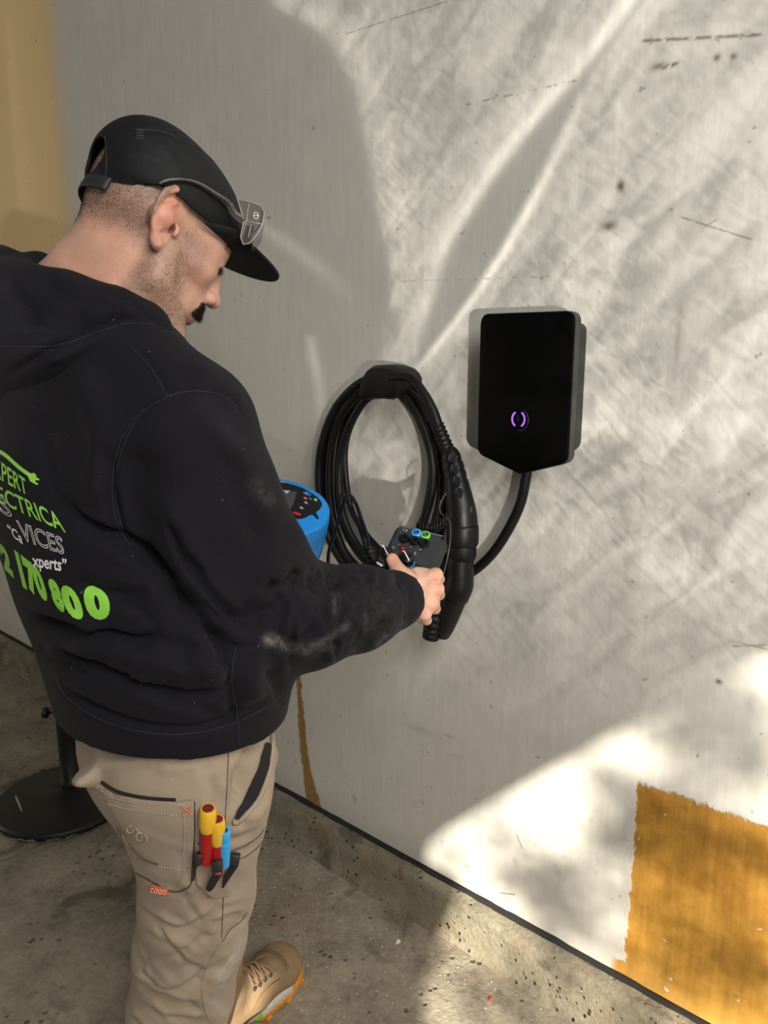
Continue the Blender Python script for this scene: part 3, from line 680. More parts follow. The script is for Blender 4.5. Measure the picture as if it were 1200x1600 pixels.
# ================================================================== the man
man = empty('person', 'man in black hoodie, cap and tan work trousers testing the charger', 'person')
R3 = np.array([math.cos(math.radians(-4)), math.sin(math.radians(-4)), 0.0]); F3 = np.array([-R3[1], R3[0], 0.0])   # torso right / forward
def attr_mix_cloth(name, col, dustcol, bump, rough=.9, fuzz=.3, var=.08):
    m = bpy.data.materials.new(name); m.use_nodes = True; t = m.node_tree; b = t.nodes['Principled BSDF']
    tc = t.nodes.new('ShaderNodeTexCoord'); pos = tc.outputs['Object']
    a = t.nodes.new('ShaderNodeAttribute'); a.attribute_name = 'dust'; d = N(t, a.outputs['Fac'])
    n1 = noise(t, pos, 6, 4, .6); n2 = noise(t, pos, 90, 4, .7); n3 = noise(t, pos, 420, 2, .6)
    sc = t.nodes.new('ShaderNodeVectorMath'); sc.operation = 'SCALE'; sc.inputs[0].default_value = col; t.links.new(((n1-.5)*2*var+(n3-.5)*var+1.0).o, sc.inputs['Scale'])
    c = rgbmix(t, (d*(n2-.30).mx(0)*3.4).clamp(), sc.outputs[0], dustcol)
    lint = noise(t, pos, 130, 1, .3).ss(.80, .83); c = rgbmix(t, lint*.35, c, dustcol)
    t.links.new(c, b.inputs['Base Color']); b.inputs['Roughness'].default_value = rough; b.inputs['Specular IOR Level'].default_value = .2
    b.inputs['Sheen Weight'].default_value = fuzz; b.inputs['Sheen Roughness'].default_value = .5
    wv = noise(t, pos, bump[0], 2, .5); big = noise(t, pos, 14, 3, .6)
    bn = t.nodes.new('ShaderNodeBump'); bn.inputs['Strength'].default_value = bump[1]; bn.inputs['Distance'].default_value = bump[2]
    t.links.new((wv*.35+big*1.0).o, bn.inputs['Height']); t.links.new(bn.outputs[0], b.inputs['Normal']); return m
M_hood = attr_mix_cloth('black_fleece', (.0078, .0073, .0102), (.22, .20, .18), (500, .45, .004), fuzz=.025)
M_rib = attr_mix_cloth('black_ribbing', (.0060, .0060, .0080), (.2, .19, .17), (500, .4, .003), fuzz=.02)
M_thread = mat('black_thread', (.012, .012, .016), .8)

# ---------------------------------------------------------------- hoodie
sh = P(292, 672, .985); el = P(428, 950, 1.115); wr = P(632, 932, 1.29)
shL = sh-R3*.385+np.array([0, 0, .0]); elL = np.array([-1.335, .80, 1.12]); wrL = np.array([-1.235, 1.03, 1.08])
tors = [(P(268, 1085, 1.16), .193, .158), (P(266, 1010, 1.15), .203, .168), (P(222, 880, 1.13), .205, .168), (P(180, 760, 1.12), .212, .165), (P(150, 650, 1.11), .20, .145), (P(130, 570, 1.09), .13, .11)]
def hoodie(Q):
    d = sd_etube(Q, tors, R3, .03)
    d = smin(d, sd_chain(Q, [(sh, .080), (P(248, 635, 1.0), .072), (P(150, 580, 1.06), .080), (shL, .080)]), .06)
    d = smin(d, sd_ell(Q, P(240, 720, 1.0), (.10, .06, .13), np.array([R3, F3, ZU]).T), .08)          # shoulder blade
    arm = sd_etube(Q, [(sh, .088, .086), (P(330, 775, 1.025), .087, .085), (P(388, 880, 1.08), .083, .083), (el, .082, .082)], F3, .03)
    fore = sd_etube(Q, [(el, .082, .082), (P(480, 962, 1.155), .078, .074), (P(560, 950, 1.225), .066, .064), (P(612, 938, 1.27), .050, .052)], ZU, .03)
    a = smin(arm, fore, .04)
    cuff = sd_etube(Q, [(P(612, 938, 1.27), .045, .047), (P(634, 934, 1.293), .040, .043)], ZU, .01)
    a = smin(a, cuff, .012)
    d = smin(d, a, .035)
    aL = sd_etube(Q, [(shL, .09, .088), ((shL+elL)/2, .082, .08), (elL, .075, .072)], F3, .03); fL = sd_etube(Q, [(elL, .07, .068), ((elL+wrL)/2, .06, .058), (wrL, .044, .042)], ZU, .03)
    d = smin(d, smin(aL, fL, .03), .035)
    # hem band, tucked in below the blousing
    hem = sd_etube(Q, [(P(270, 1068, 1.16), .180, .142), (P(271, 1098, 1.165), .176, .138)], R3, .01)
    d = smin(d, hem, .02)
    d = np.maximum(d, (Q@ZU)-(P(0, 0, 1)[2]+9))
    # cut flat under the hem and hollow it
    hc = P(271, 1098, 1.165); nb = np.array([.0, -.05, -1.0]); nb /= np.linalg.norm(nb)
    d = np.maximum(d, (Q-hc)@nb)
    # neck opening
    d = np.maximum(d, -sd_cap(Q, P(175, 470, 1.06), P(210, 330, 1.06), .062, .085))
    # hollow sleeve end
    d = np.maximum(d, -sd_cap(Q, P(628, 935, 1.285), P(665, 930, 1.32), .034, .034))
    cn = (wr-el)/np.linalg.norm(wr-el); d = np.maximum(d, (Q-P(637, 934, 1.297))@cn-.0) if False else np.where(((Q-P(560, 950, 1.22))@cn) > 0, np.maximum(d, (Q-P(636, 934, 1.296))@cn), d)
    return d
t0 = tors
Vh, Fh = surface(hoodie, (-1.50, .25, .78), (-.70, 1.25, 1.66), .0045)
Vh = relax(Vh, Fh, 2, .4)
def amp_(k, L): return [(a[0], a[1], a[2]*k)+tuple(a[3:]) for a in L]
folds = [
 # armhole groove and folds running from under the arm
 ([(172, 690), (170, 770), (182, 830), (200, 850)], 7, -.006), ([(225, 690), (205, 770), (215, 850), (240, 900)], 30, -.006),
 ([(98, 775), (125, 810), (165, 832), (205, 850), (260, 895), (300, 950), (350, 1000), (420, 1020)], 14, -.013, 1), ([(205, 850), (262, 905), (305, 965)], 14, -.012), ([(255, 800), (290, 880), (345, 950), (400, 985)], 9, -.010, -1), ([(470, 885), (452, 915), (400, 925)], 7, -.007), ([(110, 905), (170, 930), (240, 930)], 12, -.006),
 ([(110, 560), (150, 640), (160, 720), (140, 800)], 28, .006), ([(60, 640), (75, 740), (110, 840)], 22, -.005),
 ([(40, 960), (110, 985), (170, 990), (215, 1000), (250, 985)], 14, -.012, 1), ([(80, 1012), (150, 1040), (220, 1068), (290, 1085), (360, 1075)], 12, -.011, 1), ([(90, 1000), (170, 1010), (260, 1040), (330, 1050)], 18, .007),
 ([(85, 1060), (140, 1105), (220, 1135), (300, 1140), (380, 1118), (440, 1080)], 7, -.006), ([(330, 975), (350, 1030), (362, 1090), (372, 1150)], 9, -.006), ([(300, 960), (320, 1030), (335, 1080)], 18, .006),
 ([(420, 1040), (440, 1080), (452, 1110)], 12, -.006), ([(400, 1010), (390, 1060), (400, 1100)], 16, .006),
 # sleeve
 ([(310, 640), (370, 690), (410, 760), (440, 830)], 26, .004), ([(260, 760), (290, 860), (340, 940), (380, 985)], 26, .006), ([(350, 700), (385, 800), (420, 870)], 18, -.003),
 ([(500, 880), (505, 930), (480, 985), (440, 1010)], 12, -.009, -1), ([(525, 890), (540, 935), (530, 985), (500, 1030)], 10, -.007, -1), ([(560, 895), (575, 935), (568, 985), (545, 1025)], 9, -.0065, -1),
 ([(590, 895), (603, 935), (600, 975), (585, 1005)], 7, -.0055, -1), ([(540, 880), (515, 910), (470, 925)], 12, -.008), ([(470, 880), (460, 925), (410, 960), (350, 965)], 16, -.006), ([(420, 990), (480, 975), (530, 950)], 12, .005), ([(430, 1025), (500, 1010), (560, 985)], 10, .005),
 ([(612, 893), (634, 925), (640, 955), (630, 985)], 4.5, -.004), ([(548, 1030), (580, 1000), (600, 965)], 8, -.005),
 # shoulder yoke
 ([(215, 545), (245, 580), (262, 620)], 4, -.0018), ([(262, 620), (215, 650), (185, 700), (175, 760), (182, 815), (200, 850)], 4, -.0035), ([(262, 620), (300, 612), (345, 620), (385, 650)], 4, -.0022),
 ([(300, 570), (330, 600), (380, 640)], 20, .003)]
Vh = sculpt(Vh, Fh, amp_(2.1, folds)); Vh = relax(Vh, Fh, 1, .3)
rg_ = random.Random(5); wr_ = []
for _ in range(34):                        # soft gathers along the forearm and elbow
    u = rg_.uniform(0, 1); x, y = 400+215*u, 965-25*u+rg_.uniform(-55, 60); a = math.radians(96+rg_.uniform(-28, 28)-25*(1-u)); L = rg_.uniform(22, 55)
    wr_.append(([(x-L*math.cos(a), y-L*math.sin(a)), (x-rg_.uniform(2, 10), y), (x+L*math.cos(a), y+L*math.sin(a))], rg_.uniform(5, 9), rg_.choice([-1, 1])*rg_.uniform(.003, .0065)))
for _ in range(30):
    x, y = rg_.uniform(60, 430), rg_.uniform(880, 1110); a = math.radians(rg_.uniform(5, 38)); L = rg_.uniform(30, 90)
    wr_.append(([(x-L*math.cos(a), y-L*math.sin(a)), (x, y+rg_.uniform(-4, 10)), (x+L*math.cos(a), y+L*math.sin(a))], rg_.uniform(7, 14), rg_.choice([-1, 1])*rg_.uniform(.002, .005)))
Vh = sculpt(Vh, Fh, wr_)
me = mesh_np('hoodie', Vh, Fh)
attr(me, 'dust', paint(Vh, [([(420, 1000), (440, 1003)], 9, .6), ([(448, 1014), (500, 1005), (545, 975)], 5, .28), ([(470, 1022), (520, 1010)], 5, .22), ([(520, 925), (524, 955)], 3.5, .25), ([(570, 985), (572, 960)], 3.5, .25), ([(400, 760), (420, 780)], 14, .10), ([(590, 1005), (605, 990)], 5, .18), ([(480, 900), (610, 960)], 40, .05)]))
hd = link('hoodie', me, M_hood, man); bvh_h = bvh_of((Vh, Fh))
# draped hood, a part of the hoodie
ringp = [(P(241, 557, 1.00), .020, .026), (P(214, 535, .985), .024, .036), (P(170, 518, .975), .029, .048), (P(100, 510, .975), .037, .062), (P(25, 505, .995), .044, .074), (P(-35, 472, 1.06), .045, .070), (P(5, 440, 1.15), .034, .046), (P(60, 440, 1.22), .028, .040), (P(150, 485, 1.25), .025, .040), (P(225, 540, 1.20), .022, .030), (P(243, 562, 1.10), .020, .026)]
def hoodfn(Q):
    d = sd_etube(Q, [(p, b_, a) for p, a, b_ in ringp]+[(ringp[0][0], ringp[0][2], ringp[0][1])], (0, 0, 1), .03)
    d = smin(d, sd_ell(Q, P(40, 545, .99), (.11, .06, .05), np.array([R3, F3, ZU]).T), .05)
    d = smin(d, sd_etube(Q, [(P(-10, 590, 1.0), .06, .028), (P(70, 560, .985), .055, .03), (P(150, 528, .985), .045, .03), (P(225, 520, .99), .035, .028)], (0, 0, 1), .02), .035)
    return d
Vo, Fo = surface(hoodfn, (-1.50, .2, 1.26), (-.72, .95, 1.68), .0042)
Vo = sculpt(relax(Vo, Fo, 2, .4), Fo, amp_(1.7, [([(0, 600), (60, 560), (130, 520), (190, 500), (240, 505)], 10, -.007, -1), ([(150, 455), (200, 475), (240, 500), (262, 528)], 4, -.003), ([(75, 432), (130, 455), (190, 466), (230, 485)], 14, .004), ([(0, 540), (80, 542), (150, 520)], 3, -.0025), ([(20, 470), (80, 500), (150, 505)], 18, -.006), ([(0, 430), (30, 470), (50, 520)], 14, -.006), ([(60, 570), (130, 540), (200, 522)], 10, .004)]))
me = mesh_np('hood', Vo, Fo); attr(me, 'dust', np.zeros(len(Vo))); hood = link('hood', me, M_hood, hd); bvh_o = bvh_of((Vo, Fo))
for nm, pts in (('seam', [(262, 620), (215, 650), (185, 700), (175, 760), (182, 815), (203, 853)]), ('seam', [(268, 616), (222, 648), (191, 702), (181, 762), (188, 815), (208, 850)]), ('seam', [(200, 540), (232, 572), (262, 620)]), ('seam', [(262, 620), (300, 611), (345, 618), (385, 648)]), ('seam', [(370, 1000), (362, 1060), (370, 1110), (373, 1165)])):
    seam(nm, pts, bvh_h, M_thread, hd, .0009)
seam('hem_seam', [(84, 1050), (105, 1090), (160, 1126), (230, 1145), (300, 1146), (370, 1128), (430, 1095), (452, 1070)], bvh_h, M_thread, hd, .0010)
seam('cuff_seam', [(608, 893), (628, 918), (636, 948), (630, 985)], bvh_h, M_thread, hd, .0009)
seam('hood_seam', [(0, 541), (50, 542), (100, 538), (150, 520), (205, 505), (255, 512)], bvh_o, M_thread, hd, .0008)

# printing on the back
M_green = mat('green_print', (.25, .60, .06), .55); M_white = mat('white_print', (.80, .80, .80), .55)
def text_bm(s, bold=0, outline=0, squeeze=1.0):
    cu = bpy.data.curves.new('t', 'FONT'); cu.body = s; cu.size = 1; cu.resolution_u = 4; cu.offset = bold
    if outline: cu.fill_mode = 'NONE'; cu.bevel_depth = outline; cu.bevel_resolution = 0
    o = bpy.data.objects.new('t', cu); COL.objects.link(o); dg = bpy.context.evaluated_depsgraph_get(); me = bpy.data.meshes.new_from_object(o.evaluated_get(dg))
    bpy.data.objects.remove(o); bm = bmesh.new(); bm.from_mesh(me); bpy.data.meshes.remove(me); bpy.data.curves.remove(cu)
    if outline:
        for v in bm.verts: v.co.z = 0
        bmesh.ops.dissolve_degenerate(bm, dist=1e-5, edges=bm.edges[:])
    x = [v.co.x for v in bm.verts]; a, b_ = min(x), max(x); y0 = min(v.co.y for v in bm.verts)
    for v in bm.verts: v.co.x = (v.co.x-a)/(b_-a)
    return bm
def letters(name, s, quad, m, bold=0, outline=0, caph=.70, desc=0.0):
    """quad: photo points of text start-baseline, end-baseline, end-cap, start-cap"""
    bm = text_bm(s, bold, outline); q = [np.array(p, float) for p in quad]
    for v in bm.verts:
        u, h_ = v.co.x, v.co.y/caph
        p = (q[0]*(1-u)+q[1]*u)*(1-h_)+(q[3]*(1-u)+q[2]*u)*h_
        v.co = (p[0], p[1], 0)
    return drape(name, bm, bvh_h, m, hd, .0012, .0, 3.0)
letters('printed_letters', 'XPERT', [(-10, 742), (45, 774), (40, 748), (-10, 712)], M_green, .012)
letters('printed_letters', 'LECTRICA', [(-14, 778), (104, 832), (90, 802), (-16, 752)], M_green, .012)
letters('printed_letters', 'S', [(3, 800), (22, 809), (10, 780), (-6, 768)], M_white, 0, .016)
letters('printed_letters', 'VICES', [(36, 843), (102, 866), (98, 840), (26, 812)], M_white, 0, .018)
letters('printed_letters', '\u201cCa', [(14, 832), (37, 850), (35, 834), (12, 818)], M_white, .02)
letters('printed_letters', 'xperts\u201d', [(53, 884), (104, 893), (105, 873), (50, 865)], M_white, .02)
letters('printed_digits', '2', [(8, 886), (23, 900), (14, 862), (-2, 848)], M_green, .07)
letters('printed_digits', '170', [(36, 912), (78, 938), (64, 892), (24, 862)], M_green, .07)
letters('printed_digits', '8', [(86, 944), (104, 956), (92, 912), (74, 904)], M_green, .07)
letters('printed_digits', '0', [(106, 960), (135, 966), (120, 922), (92, 915)], M_green, .07)
letters('printed_digits', '0', [(138, 964), (176, 962), (167, 922), (127, 917)], M_green, .07)
cable_top = catmull([(-5, 703), (10, 712), (30, 730), (46, 742)], 6)
pl = [(p[0]+1.5, p[1]-3) for p in cable_top]+[(50, 740), (54, 739), (58, 743), (57, 746), (62, 748), (62, 751), (57, 750), (56, 753), (61, 756), (59, 758), (53, 755), (48, 752), (46, 747)]+[(p[0]-1.5, p[1]+2) for p in cable_top[::-1]]
drape('printed_plug', flat_polys([pl]), bvh_h, M_green, hd, .0012, .0, 3.0)

# ---------------------------------------------------------------- trousers
kR = P(303, 1405, 1.27); hipR = P(292, 1180, 1.13); anR = P(264, 1660, 1.45)
kL = P(312, 1390, 1.46); hipL = P(330, 1180, 1.29); anL = P(326, 1480, 1.60)
def trous(Q):
    d = sd_etube(Q, [(P(270, 1060, 1.16), .160, .125), (P(274, 1160, 1.17), .166, .128), (P(292, 1210, 1.19), .150, .118)], R3, .03)
    r_ = sd_etube(Q, [(P(292, 1180, 1.14), .102, .112), (P(310, 1290, 1.19), .092, .100), (P(309, 1400, 1.27), .084, .093), (P(298, 1470, 1.33), .084, .095), (P(284, 1560, 1.40), .082, .094), (anR, .080, .092)], R3, .03)
    l_ = sd_etube(Q, [(hipL, .10, .11), (kL, .078, .085), (anL, .066, .074)], R3, .03)
    d = smin(smin(d, r_, .03), l_, .03)
    return np.maximum(d, .045-Q[:, 2])
Vt, Ft = surface(trous, (-1.42, .35, -.02), (-.72, 1.15, 1.02), .0045)
Vt = relax(Vt, Ft, 2, .4)
Vt = sculpt(Vt, Ft, amp_(1.5, [
 ([(128, 1215), (140, 1212), (160, 1214)], 12, .022), ([(110, 1130), (128, 1180), (140, 1200)], 14, -.006), ([(150, 1180), (200, 1170), (260, 1165)], 18, -.004), ([(140, 1200), (200, 1190), (260, 1185)], 10, .004),
 ([(385, 1190), (370, 1240), (372, 1278)], 12, -.009), ([(420, 1150), (425, 1200), (400, 1260), (372, 1285)], 9, .010), ([(395, 1160), (392, 1210), (380, 1260)], 11, -.018),
 ([(190, 1300), (210, 1350), (240, 1380), (300, 1390)], 9, -.003),
 ([(210, 1400), (240, 1425), (282, 1443), (335, 1412)], 5, .0032), ([(212, 1411), (242, 1436), (284, 1454), (337, 1423)], 8, -.0040),
 ([(208, 1500), (235, 1525), (267, 1540), (333, 1502), (368, 1478)], 5, .0032), ([(210, 1511), (237, 1536), (269, 1551), (335, 1513), (370, 1489)], 8, -.0040),
 ([(205, 1518), (247, 1549), (313, 1562)], 5, .0032), ([(207, 1529), (249, 1560), (315, 1573)], 8, -.0040),
 ([(213, 1460), (225, 1505), (238, 1538)], 5, .0032), ([(215, 1471), (227, 1516), (240, 1549)], 8, -.0040),
 ([(240, 1432), (268, 1470), (294, 1497), (328, 1508)], 5, .0032), ([(242, 1443), (270, 1481), (296, 1508), (330, 1519)], 8, -.0040),
 ([(215, 1555), (260, 1580), (325, 1585)], 5, .0032), ([(217, 1566), (262, 1591), (327, 1596)], 8, -.0040),
 ([(330, 1440), (352, 1425), (385, 1420)], 5, .0032), ([(332, 1451), (354, 1436), (387, 1431)], 8, -.0040),
 ([(205, 1575), (225, 1600), (250, 1612)], 5, .0032), ([(207, 1586), (227, 1611), (252, 1623)], 8, -.0040),
 ([(350, 1320), (380, 1310), (412, 1292)], 6, -.004), ([(350, 1340), (385, 1330), (410, 1315)], 5, -.003), ([(350, 1300), (385, 1290), (410, 1270)], 8, .005), ([(350, 1470), (370, 1450), (388, 1430)], 6, -.004), ([(240, 1200), (300, 1200), (340, 1230)], 16, .003), ([(320, 1190), (330, 1230), (335, 1270)], 9, -.003)]))
Vt = relax(Vt, Ft, 1, .3)
rg_ = random.Random(8); wr_ = []
for _ in range(46):                        # small random creases round the knee and shin
    x, y = rg_.uniform(205, 385), rg_.uniform(1385, 1610); a = math.radians(rg_.choice([-28, -20, 18, 30, 52])+rg_.uniform(-10, 10)); L = rg_.uniform(25, 70)
    wr_.append(([(x-L*math.cos(a), y-L*math.sin(a)), (x, y+rg_.uniform(-5, 9)), (x+L*math.cos(a), y+L*math.sin(a))], rg_.uniform(4, 9), rg_.choice([-1, 1, 1])*rg_.uniform(.0012, .0028)))
for _ in range(22):
    x, y = rg_.uniform(150, 410), rg_.uniform(1190, 1390); a = math.radians(rg_.uniform(-50, 60)); L = rg_.uniform(20, 50)
    wr_.append(([(x-L*math.cos(a), y-L*math.sin(a)), (x, y+rg_.uniform(-4, 6)), (x+L*math.cos(a), y+L*math.sin(a))], rg_.uniform(5, 10), rg_.choice([-1, 1])*rg_.uniform(.001, .002)))
Vt = sculpt(Vt, Ft, wr_)
me = mesh_np('trousers', Vt, Ft)
attr(me, 'dust', paint(Vt, [([(374, 1465), (362, 1500), (342, 1535)], 9, .55), ([(330, 1560), (350, 1580)], 8, .35), ([(380, 1440), (384, 1460)], 6, .35), ([(200, 1330), (240, 1375)], 7, .3), ([(350, 1390), (380, 1380)], 10, .2)]))
M_tan = attr_mix_cloth('tan_canvas', (.385, .305, .222), (.62, .60, .58), (700, .5, .003), fuzz=.1, var=.14)
tr = link('trousers', me, M_tan, man); bvh_t = bvh_of((Vt, Ft))
M_pk = M_tan; M_tth = mat('tan_thread', (.52, .45, .35), .8); M_oth = mat('orange_thread', (.75, .20, .09), .8); M_dk = mat('dark_lining', (.012, .011, .012), .9)  # M_dk: near-black fill for pocket openings and the pen's end
def panel(name, pts, lift, thick, m=None, step=5, par=None):
    o = drape(name, flat_polys([pts]), bvh_t, m or M_tan, par or tr, lift, thick, step); attr(o.data, 'dust', np.zeros(len(o.data.vertices))); return o
pk = panel('thigh_pocket', [(152, 1222), (180, 1240), (225, 1249), (280, 1253), (303, 1250), (303, 1300), (300, 1350), (297, 1380), (278, 1390), (262, 1388), (215, 1362), (206, 1345), (196, 1300), (172, 1258)], .002, .0045)
seam('stitching', [(176, 1252), (220, 1262), (270, 1267), (300, 1266)], bvh_t, M_tth, pk, .0007, .004, .0072)
seam('stitching', [(150, 1221), (182, 1241), (225, 1250), (280, 1254), (302, 1251)], bvh_t, M_tth, pk, .0006, .004, .0072)
seam('stitching', [(288, 1256), (289, 1300), (287, 1350), (283, 1376)], bvh_t, M_tth, pk, .0006, .004, .0072)
seam('stitching', [(196, 1297), (214, 1325), (240, 1342), (275, 1351), (301, 1352)], bvh_t, M_tth, pk, .0007, .004, .0074)
seam('pocket_fold', [(188, 1288), (206, 1315), (228, 1336), (250, 1345)], bvh_t, mat('fold_shadow', (.10, .075, .05), .9), pk, .0014, 0, .0068)  # dark line laid in as the shade of the pocket fold
seam('stitching', [(285, 1255), (299, 1265)], bvh_t, M_oth, pk, .0009, 0, .0075); seam('stitching', [(299, 1256), (285, 1265)], bvh_t, M_oth, pk, .0009, 0, .0075)
seam('pocket_mouth', [(160, 1221), (185, 1236), (225, 1245), (275, 1249)], bvh_t, M_dk, pk, .0022, 0, .0015)
# embroidered mark of interlocked rings
for k, (x, y, a0, a1) in enumerate(((209, 1289, 20, 300), (216, 1294, -80, 90), (222, 1300, 0, 330), (229, 1304, -80, 80))):
    seam('embroidery', [(x+4.5*math.cos(math.radians(a)), y+6*math.sin(math.radians(a))) for a in np.linspace(a0, a1, 7)], bvh_t, M_tth, pk, .0007, 0, .0075, 4)
tg = panel('pocket_tag', [(236, 1380), (264, 1385), (263, 1398), (236, 1392)], .003, .0015, mat('orange_tag', (.80, .16, .06), .6), 4)
for k, x in enumerate((241, 247, 253, 259)):
    seam('tag_letter', [(x+2.4*math.cos(a), 1387.5+k*.9+3.4*math.sin(a)) for a in np.radians([40, 110, 180, 250, 320] if k == 0 else [0, 72, 144, 216, 288, 360])], bvh_t, mat('tag_cream', (.9, .75, .6), .6) if k == 0 else bpy.data.materials['tag_cream'], tg, .0005, 0, .0050, 3)
# side seam, hand pocket, tool pocket, knee panel
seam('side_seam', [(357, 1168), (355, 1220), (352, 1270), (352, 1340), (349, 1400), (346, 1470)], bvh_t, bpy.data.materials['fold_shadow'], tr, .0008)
for dx in (-3, 3): seam('stitching', [(362+dx, 1165), (359+dx, 1220), (357+dx, 1268)], bvh_t, M_tth, tr, .0005, .004)
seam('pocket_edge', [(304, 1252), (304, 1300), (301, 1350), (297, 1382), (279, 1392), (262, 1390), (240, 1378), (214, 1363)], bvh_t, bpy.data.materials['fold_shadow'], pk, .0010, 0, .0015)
panel('hand_pocket', [(412, 1160), (424, 1165), (418, 1200), (400, 1250), (372, 1278), (364, 1276), (385, 1240), (402, 1200)], .004, .0005, M_dk, 4)
seam('hand_pocket_edge', [(423, 1150), (423, 1172), (418, 1205), (402, 1250), (374, 1280), (362, 1283)], bvh_t, M_tan, tr, .0042, 0, .003)
tp = panel('tool_pocket', [(306, 1316), (322, 1326), (332, 1340), (345, 1336), (356, 1322), (357, 1340), (356, 1400), (330, 1402), (308, 1380), (303, 1350)], .002, .006)
seam('stitching', [(306, 1330), (320, 1338), (332, 1351), (346, 1348), (357, 1335)], bvh_t, M_tth, tp, .0006, .004, .009)
seam('crease', [(357, 1331), (380, 1322), (400, 1310), (412, 1296)], bvh_t, bpy.data.materials['fold_shadow'], tr, .0011)  # dark brown lines draw the shade in the trouser creases
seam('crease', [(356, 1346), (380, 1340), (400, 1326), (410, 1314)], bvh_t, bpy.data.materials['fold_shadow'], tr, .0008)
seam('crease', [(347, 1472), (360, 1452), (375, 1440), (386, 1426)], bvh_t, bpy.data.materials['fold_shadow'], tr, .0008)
seam('inseam', [(330, 1600), (318, 1570), (316, 1530), (330, 1500), (350, 1460)], bvh_t, M_tan, tr, .0012)
# ---------------------------------------------------------------- head
yaw, pit, rol = math.radians(79), math.radians(-35), math.radians(0)
HF = np.array([math.cos(yaw)*math.cos(pit), math.sin(yaw)*math.cos(pit), math.sin(pit)])
HR = np.array([math.sin(yaw), -math.cos(yaw), 0.0]); HU = np.cross(HR, HF)
HR, HU = HR*math.cos(rol)+HU*math.sin(rol), HU*math.cos(rol)-HR*math.sin(rol)
HM = np.array([HR, HF, HU])                # rows: right, forward, up
EAR = P(271, 352, .97); HC = EAR-HR*.076
def hw(p): return HC+np.array(p)@HM      # head -> world
def hl(Q): return (Q-HC)@HM.T
def rotx(a): c, s_ = math.cos(a), math.sin(a); return np.array([[1, 0, 0], [0, c, s_], [0, -s_, c]])
neckb = P(112, 470, 1.075)
def headfn(Q):
    q = hl(Q); q0 = q; q = q.copy(); q[:, 0] = np.abs(q[:, 0])
    d = sd_ell(q, (0, -.004, .050), (.075, .093, .076))
    d = smin(d, sd_ell(q, (0, -.033, .022), (.069, .061, .066)), .03)         # occiput
    d = smin(d, sd_ell(q, (0, .045, .015), (.062, .056, .060)), .03)
    d = smin(d, sd_ell(q, (0, .052, -.045), (.050, .048, .062)), .03)         # jaw block
    d = smin(d, sd_cap(q, (.057, .012, -.028), (.052, .022, -.060), .017, .017), .035)   # jaw ramus
    d = smin(d, sd_cap(q, (.052, .022, -.062), (.014, .088, -.098), .016, .015), .03)    # jaw line
    d = smin(d, sd_ell(q, (0, .092, -.098), (.022, .014, .015)), .02)         # chin
    d = smin(d, sd_ell(q, (.040, .062, -.012), (.024, .024, .018)), .025)     # cheekbone
    d = smin(d, sd_cap(q, (0, .094, .034), (.034, .084, .036), .008, .008), .018)       # brow
    d = smin(d, -(-sd_ell(q, (.031, .098, .016), (.019, .015, .013))), 0) if False else np.maximum(d, -sd_ell(q, (.031, .104, .014), (.018, .014, .011)))
    d = smin(d, sd_ell(q, (.031, .082, .014), (.0125, .0125, .012)), .004)     # eyelid over the ball
    d = smin(d, sd_cap(q, (0, .097, .024), (0, .115, -.018), .0075, .0095), .018)        # nose bridge
    d = smin(d, sd_ell(q, (0, .119, -.022), (.0110, .0105, .0098)), .010)
    d = smin(d, sd_ell(q, (.0125, .106, -.025), (.0085, .012, .0088)), .008)
    d = np.maximum(d, -sd_ell(q, (.0068, .113, -.0325), (.0035, .006, .005)))
    d = smin(d, sd_ell(q, (0, .094, -.048), (.026, .012, .020)), .015)
    d = smin(d, sd_ell(q, (0, .104, -.056), (.021, .0065, .0050)), .005)
    d = smin(d, sd_ell(q, (0, .101, -.067), (.018, .0070, .0058)), .006)
    d = np.maximum(d, -sd_ell(q, (0, .110, -.0615), (.020, .008, .0012)))
    # ears: tilted dished oval with rim, tragus and lobe
    A = rotx(math.radians(6)); e = ((q-np.array([.0745, -.010, .001]))@A.T)/1.13
    lean = e.copy(); lean[:, 0] -= -.34*e[:, 1]
    def ch(p, k=.0015): return sd_chain(lean, [((a, b, c), r) for a, b, c, r in p], k)
    outer = sd_ell(lean, (-.001, -.001, .003), (.0042, .0170, .0315))
    outer = smin(outer, ch([(-.002, .011, .004, .0022), (-.003, .0135, .012, .0032), (-.0005, .0110, .024, .0036), (.004, .003, .0330, .0040), (.006, -.008, .0315, .0042), (.006, -.0165, .022, .0040), (.006, -.0195, .009, .0036), (.0055, -.018, -.004, .0034), (.004, -.0125, -.016, .0036), (.002, -.004, -.025, .0045)]), .0035)
    outer = smin(outer, ch([(.004, -.004, -.015, .0036), (.005, -.0095, -.006, .0038), (.005, -.0105, .004, .0034), (.0045, -.006, .013, .0030), (.003, .002, .021, .0022)]), .003)
    outer = smin(outer, ch([(.004, .011, .004, .0022), (.002, .001, .001, .0018)]), .002)
    outer = smin(outer, sd_ell(lean, (.001, .001, -.0275), (.0052, .0085, .0085)), .005)
    outer = smin(outer, sd_ell(lean, (.0055, .0145, -.0060), (.0040, .0040, .0070)), .003)
    outer = smin(outer, sd_cap(lean, (-.010, -.006, 0), (-.001, -.002, 0), .014, .014), .006)
    hole = sd_ell(lean, (.001, .0085, -.0060), (.012, .0042, .0055)); outer = np.maximum(outer, -hole)
    d = smin(np.maximum(d, -hole), outer*1.1, .003)
    d = smin(d, sd_cap(Q, hw((0, .004, -.038)), P(196, 492, 1.03), .054, .056), .03)
    # neck, nape and throat, in world space
    nk = sd_etube(Q, [(hw((0, -.028, .005)), .054, .056), (P(186, 392, 1.03), .058, .058), (P(150, 440, 1.05), .063, .062), (P(116, 490, 1.075), .078, .070), (P(110, 560, 1.10), .12, .085)], HR, .02)
    d = smin(d, nk, .028)
    return d
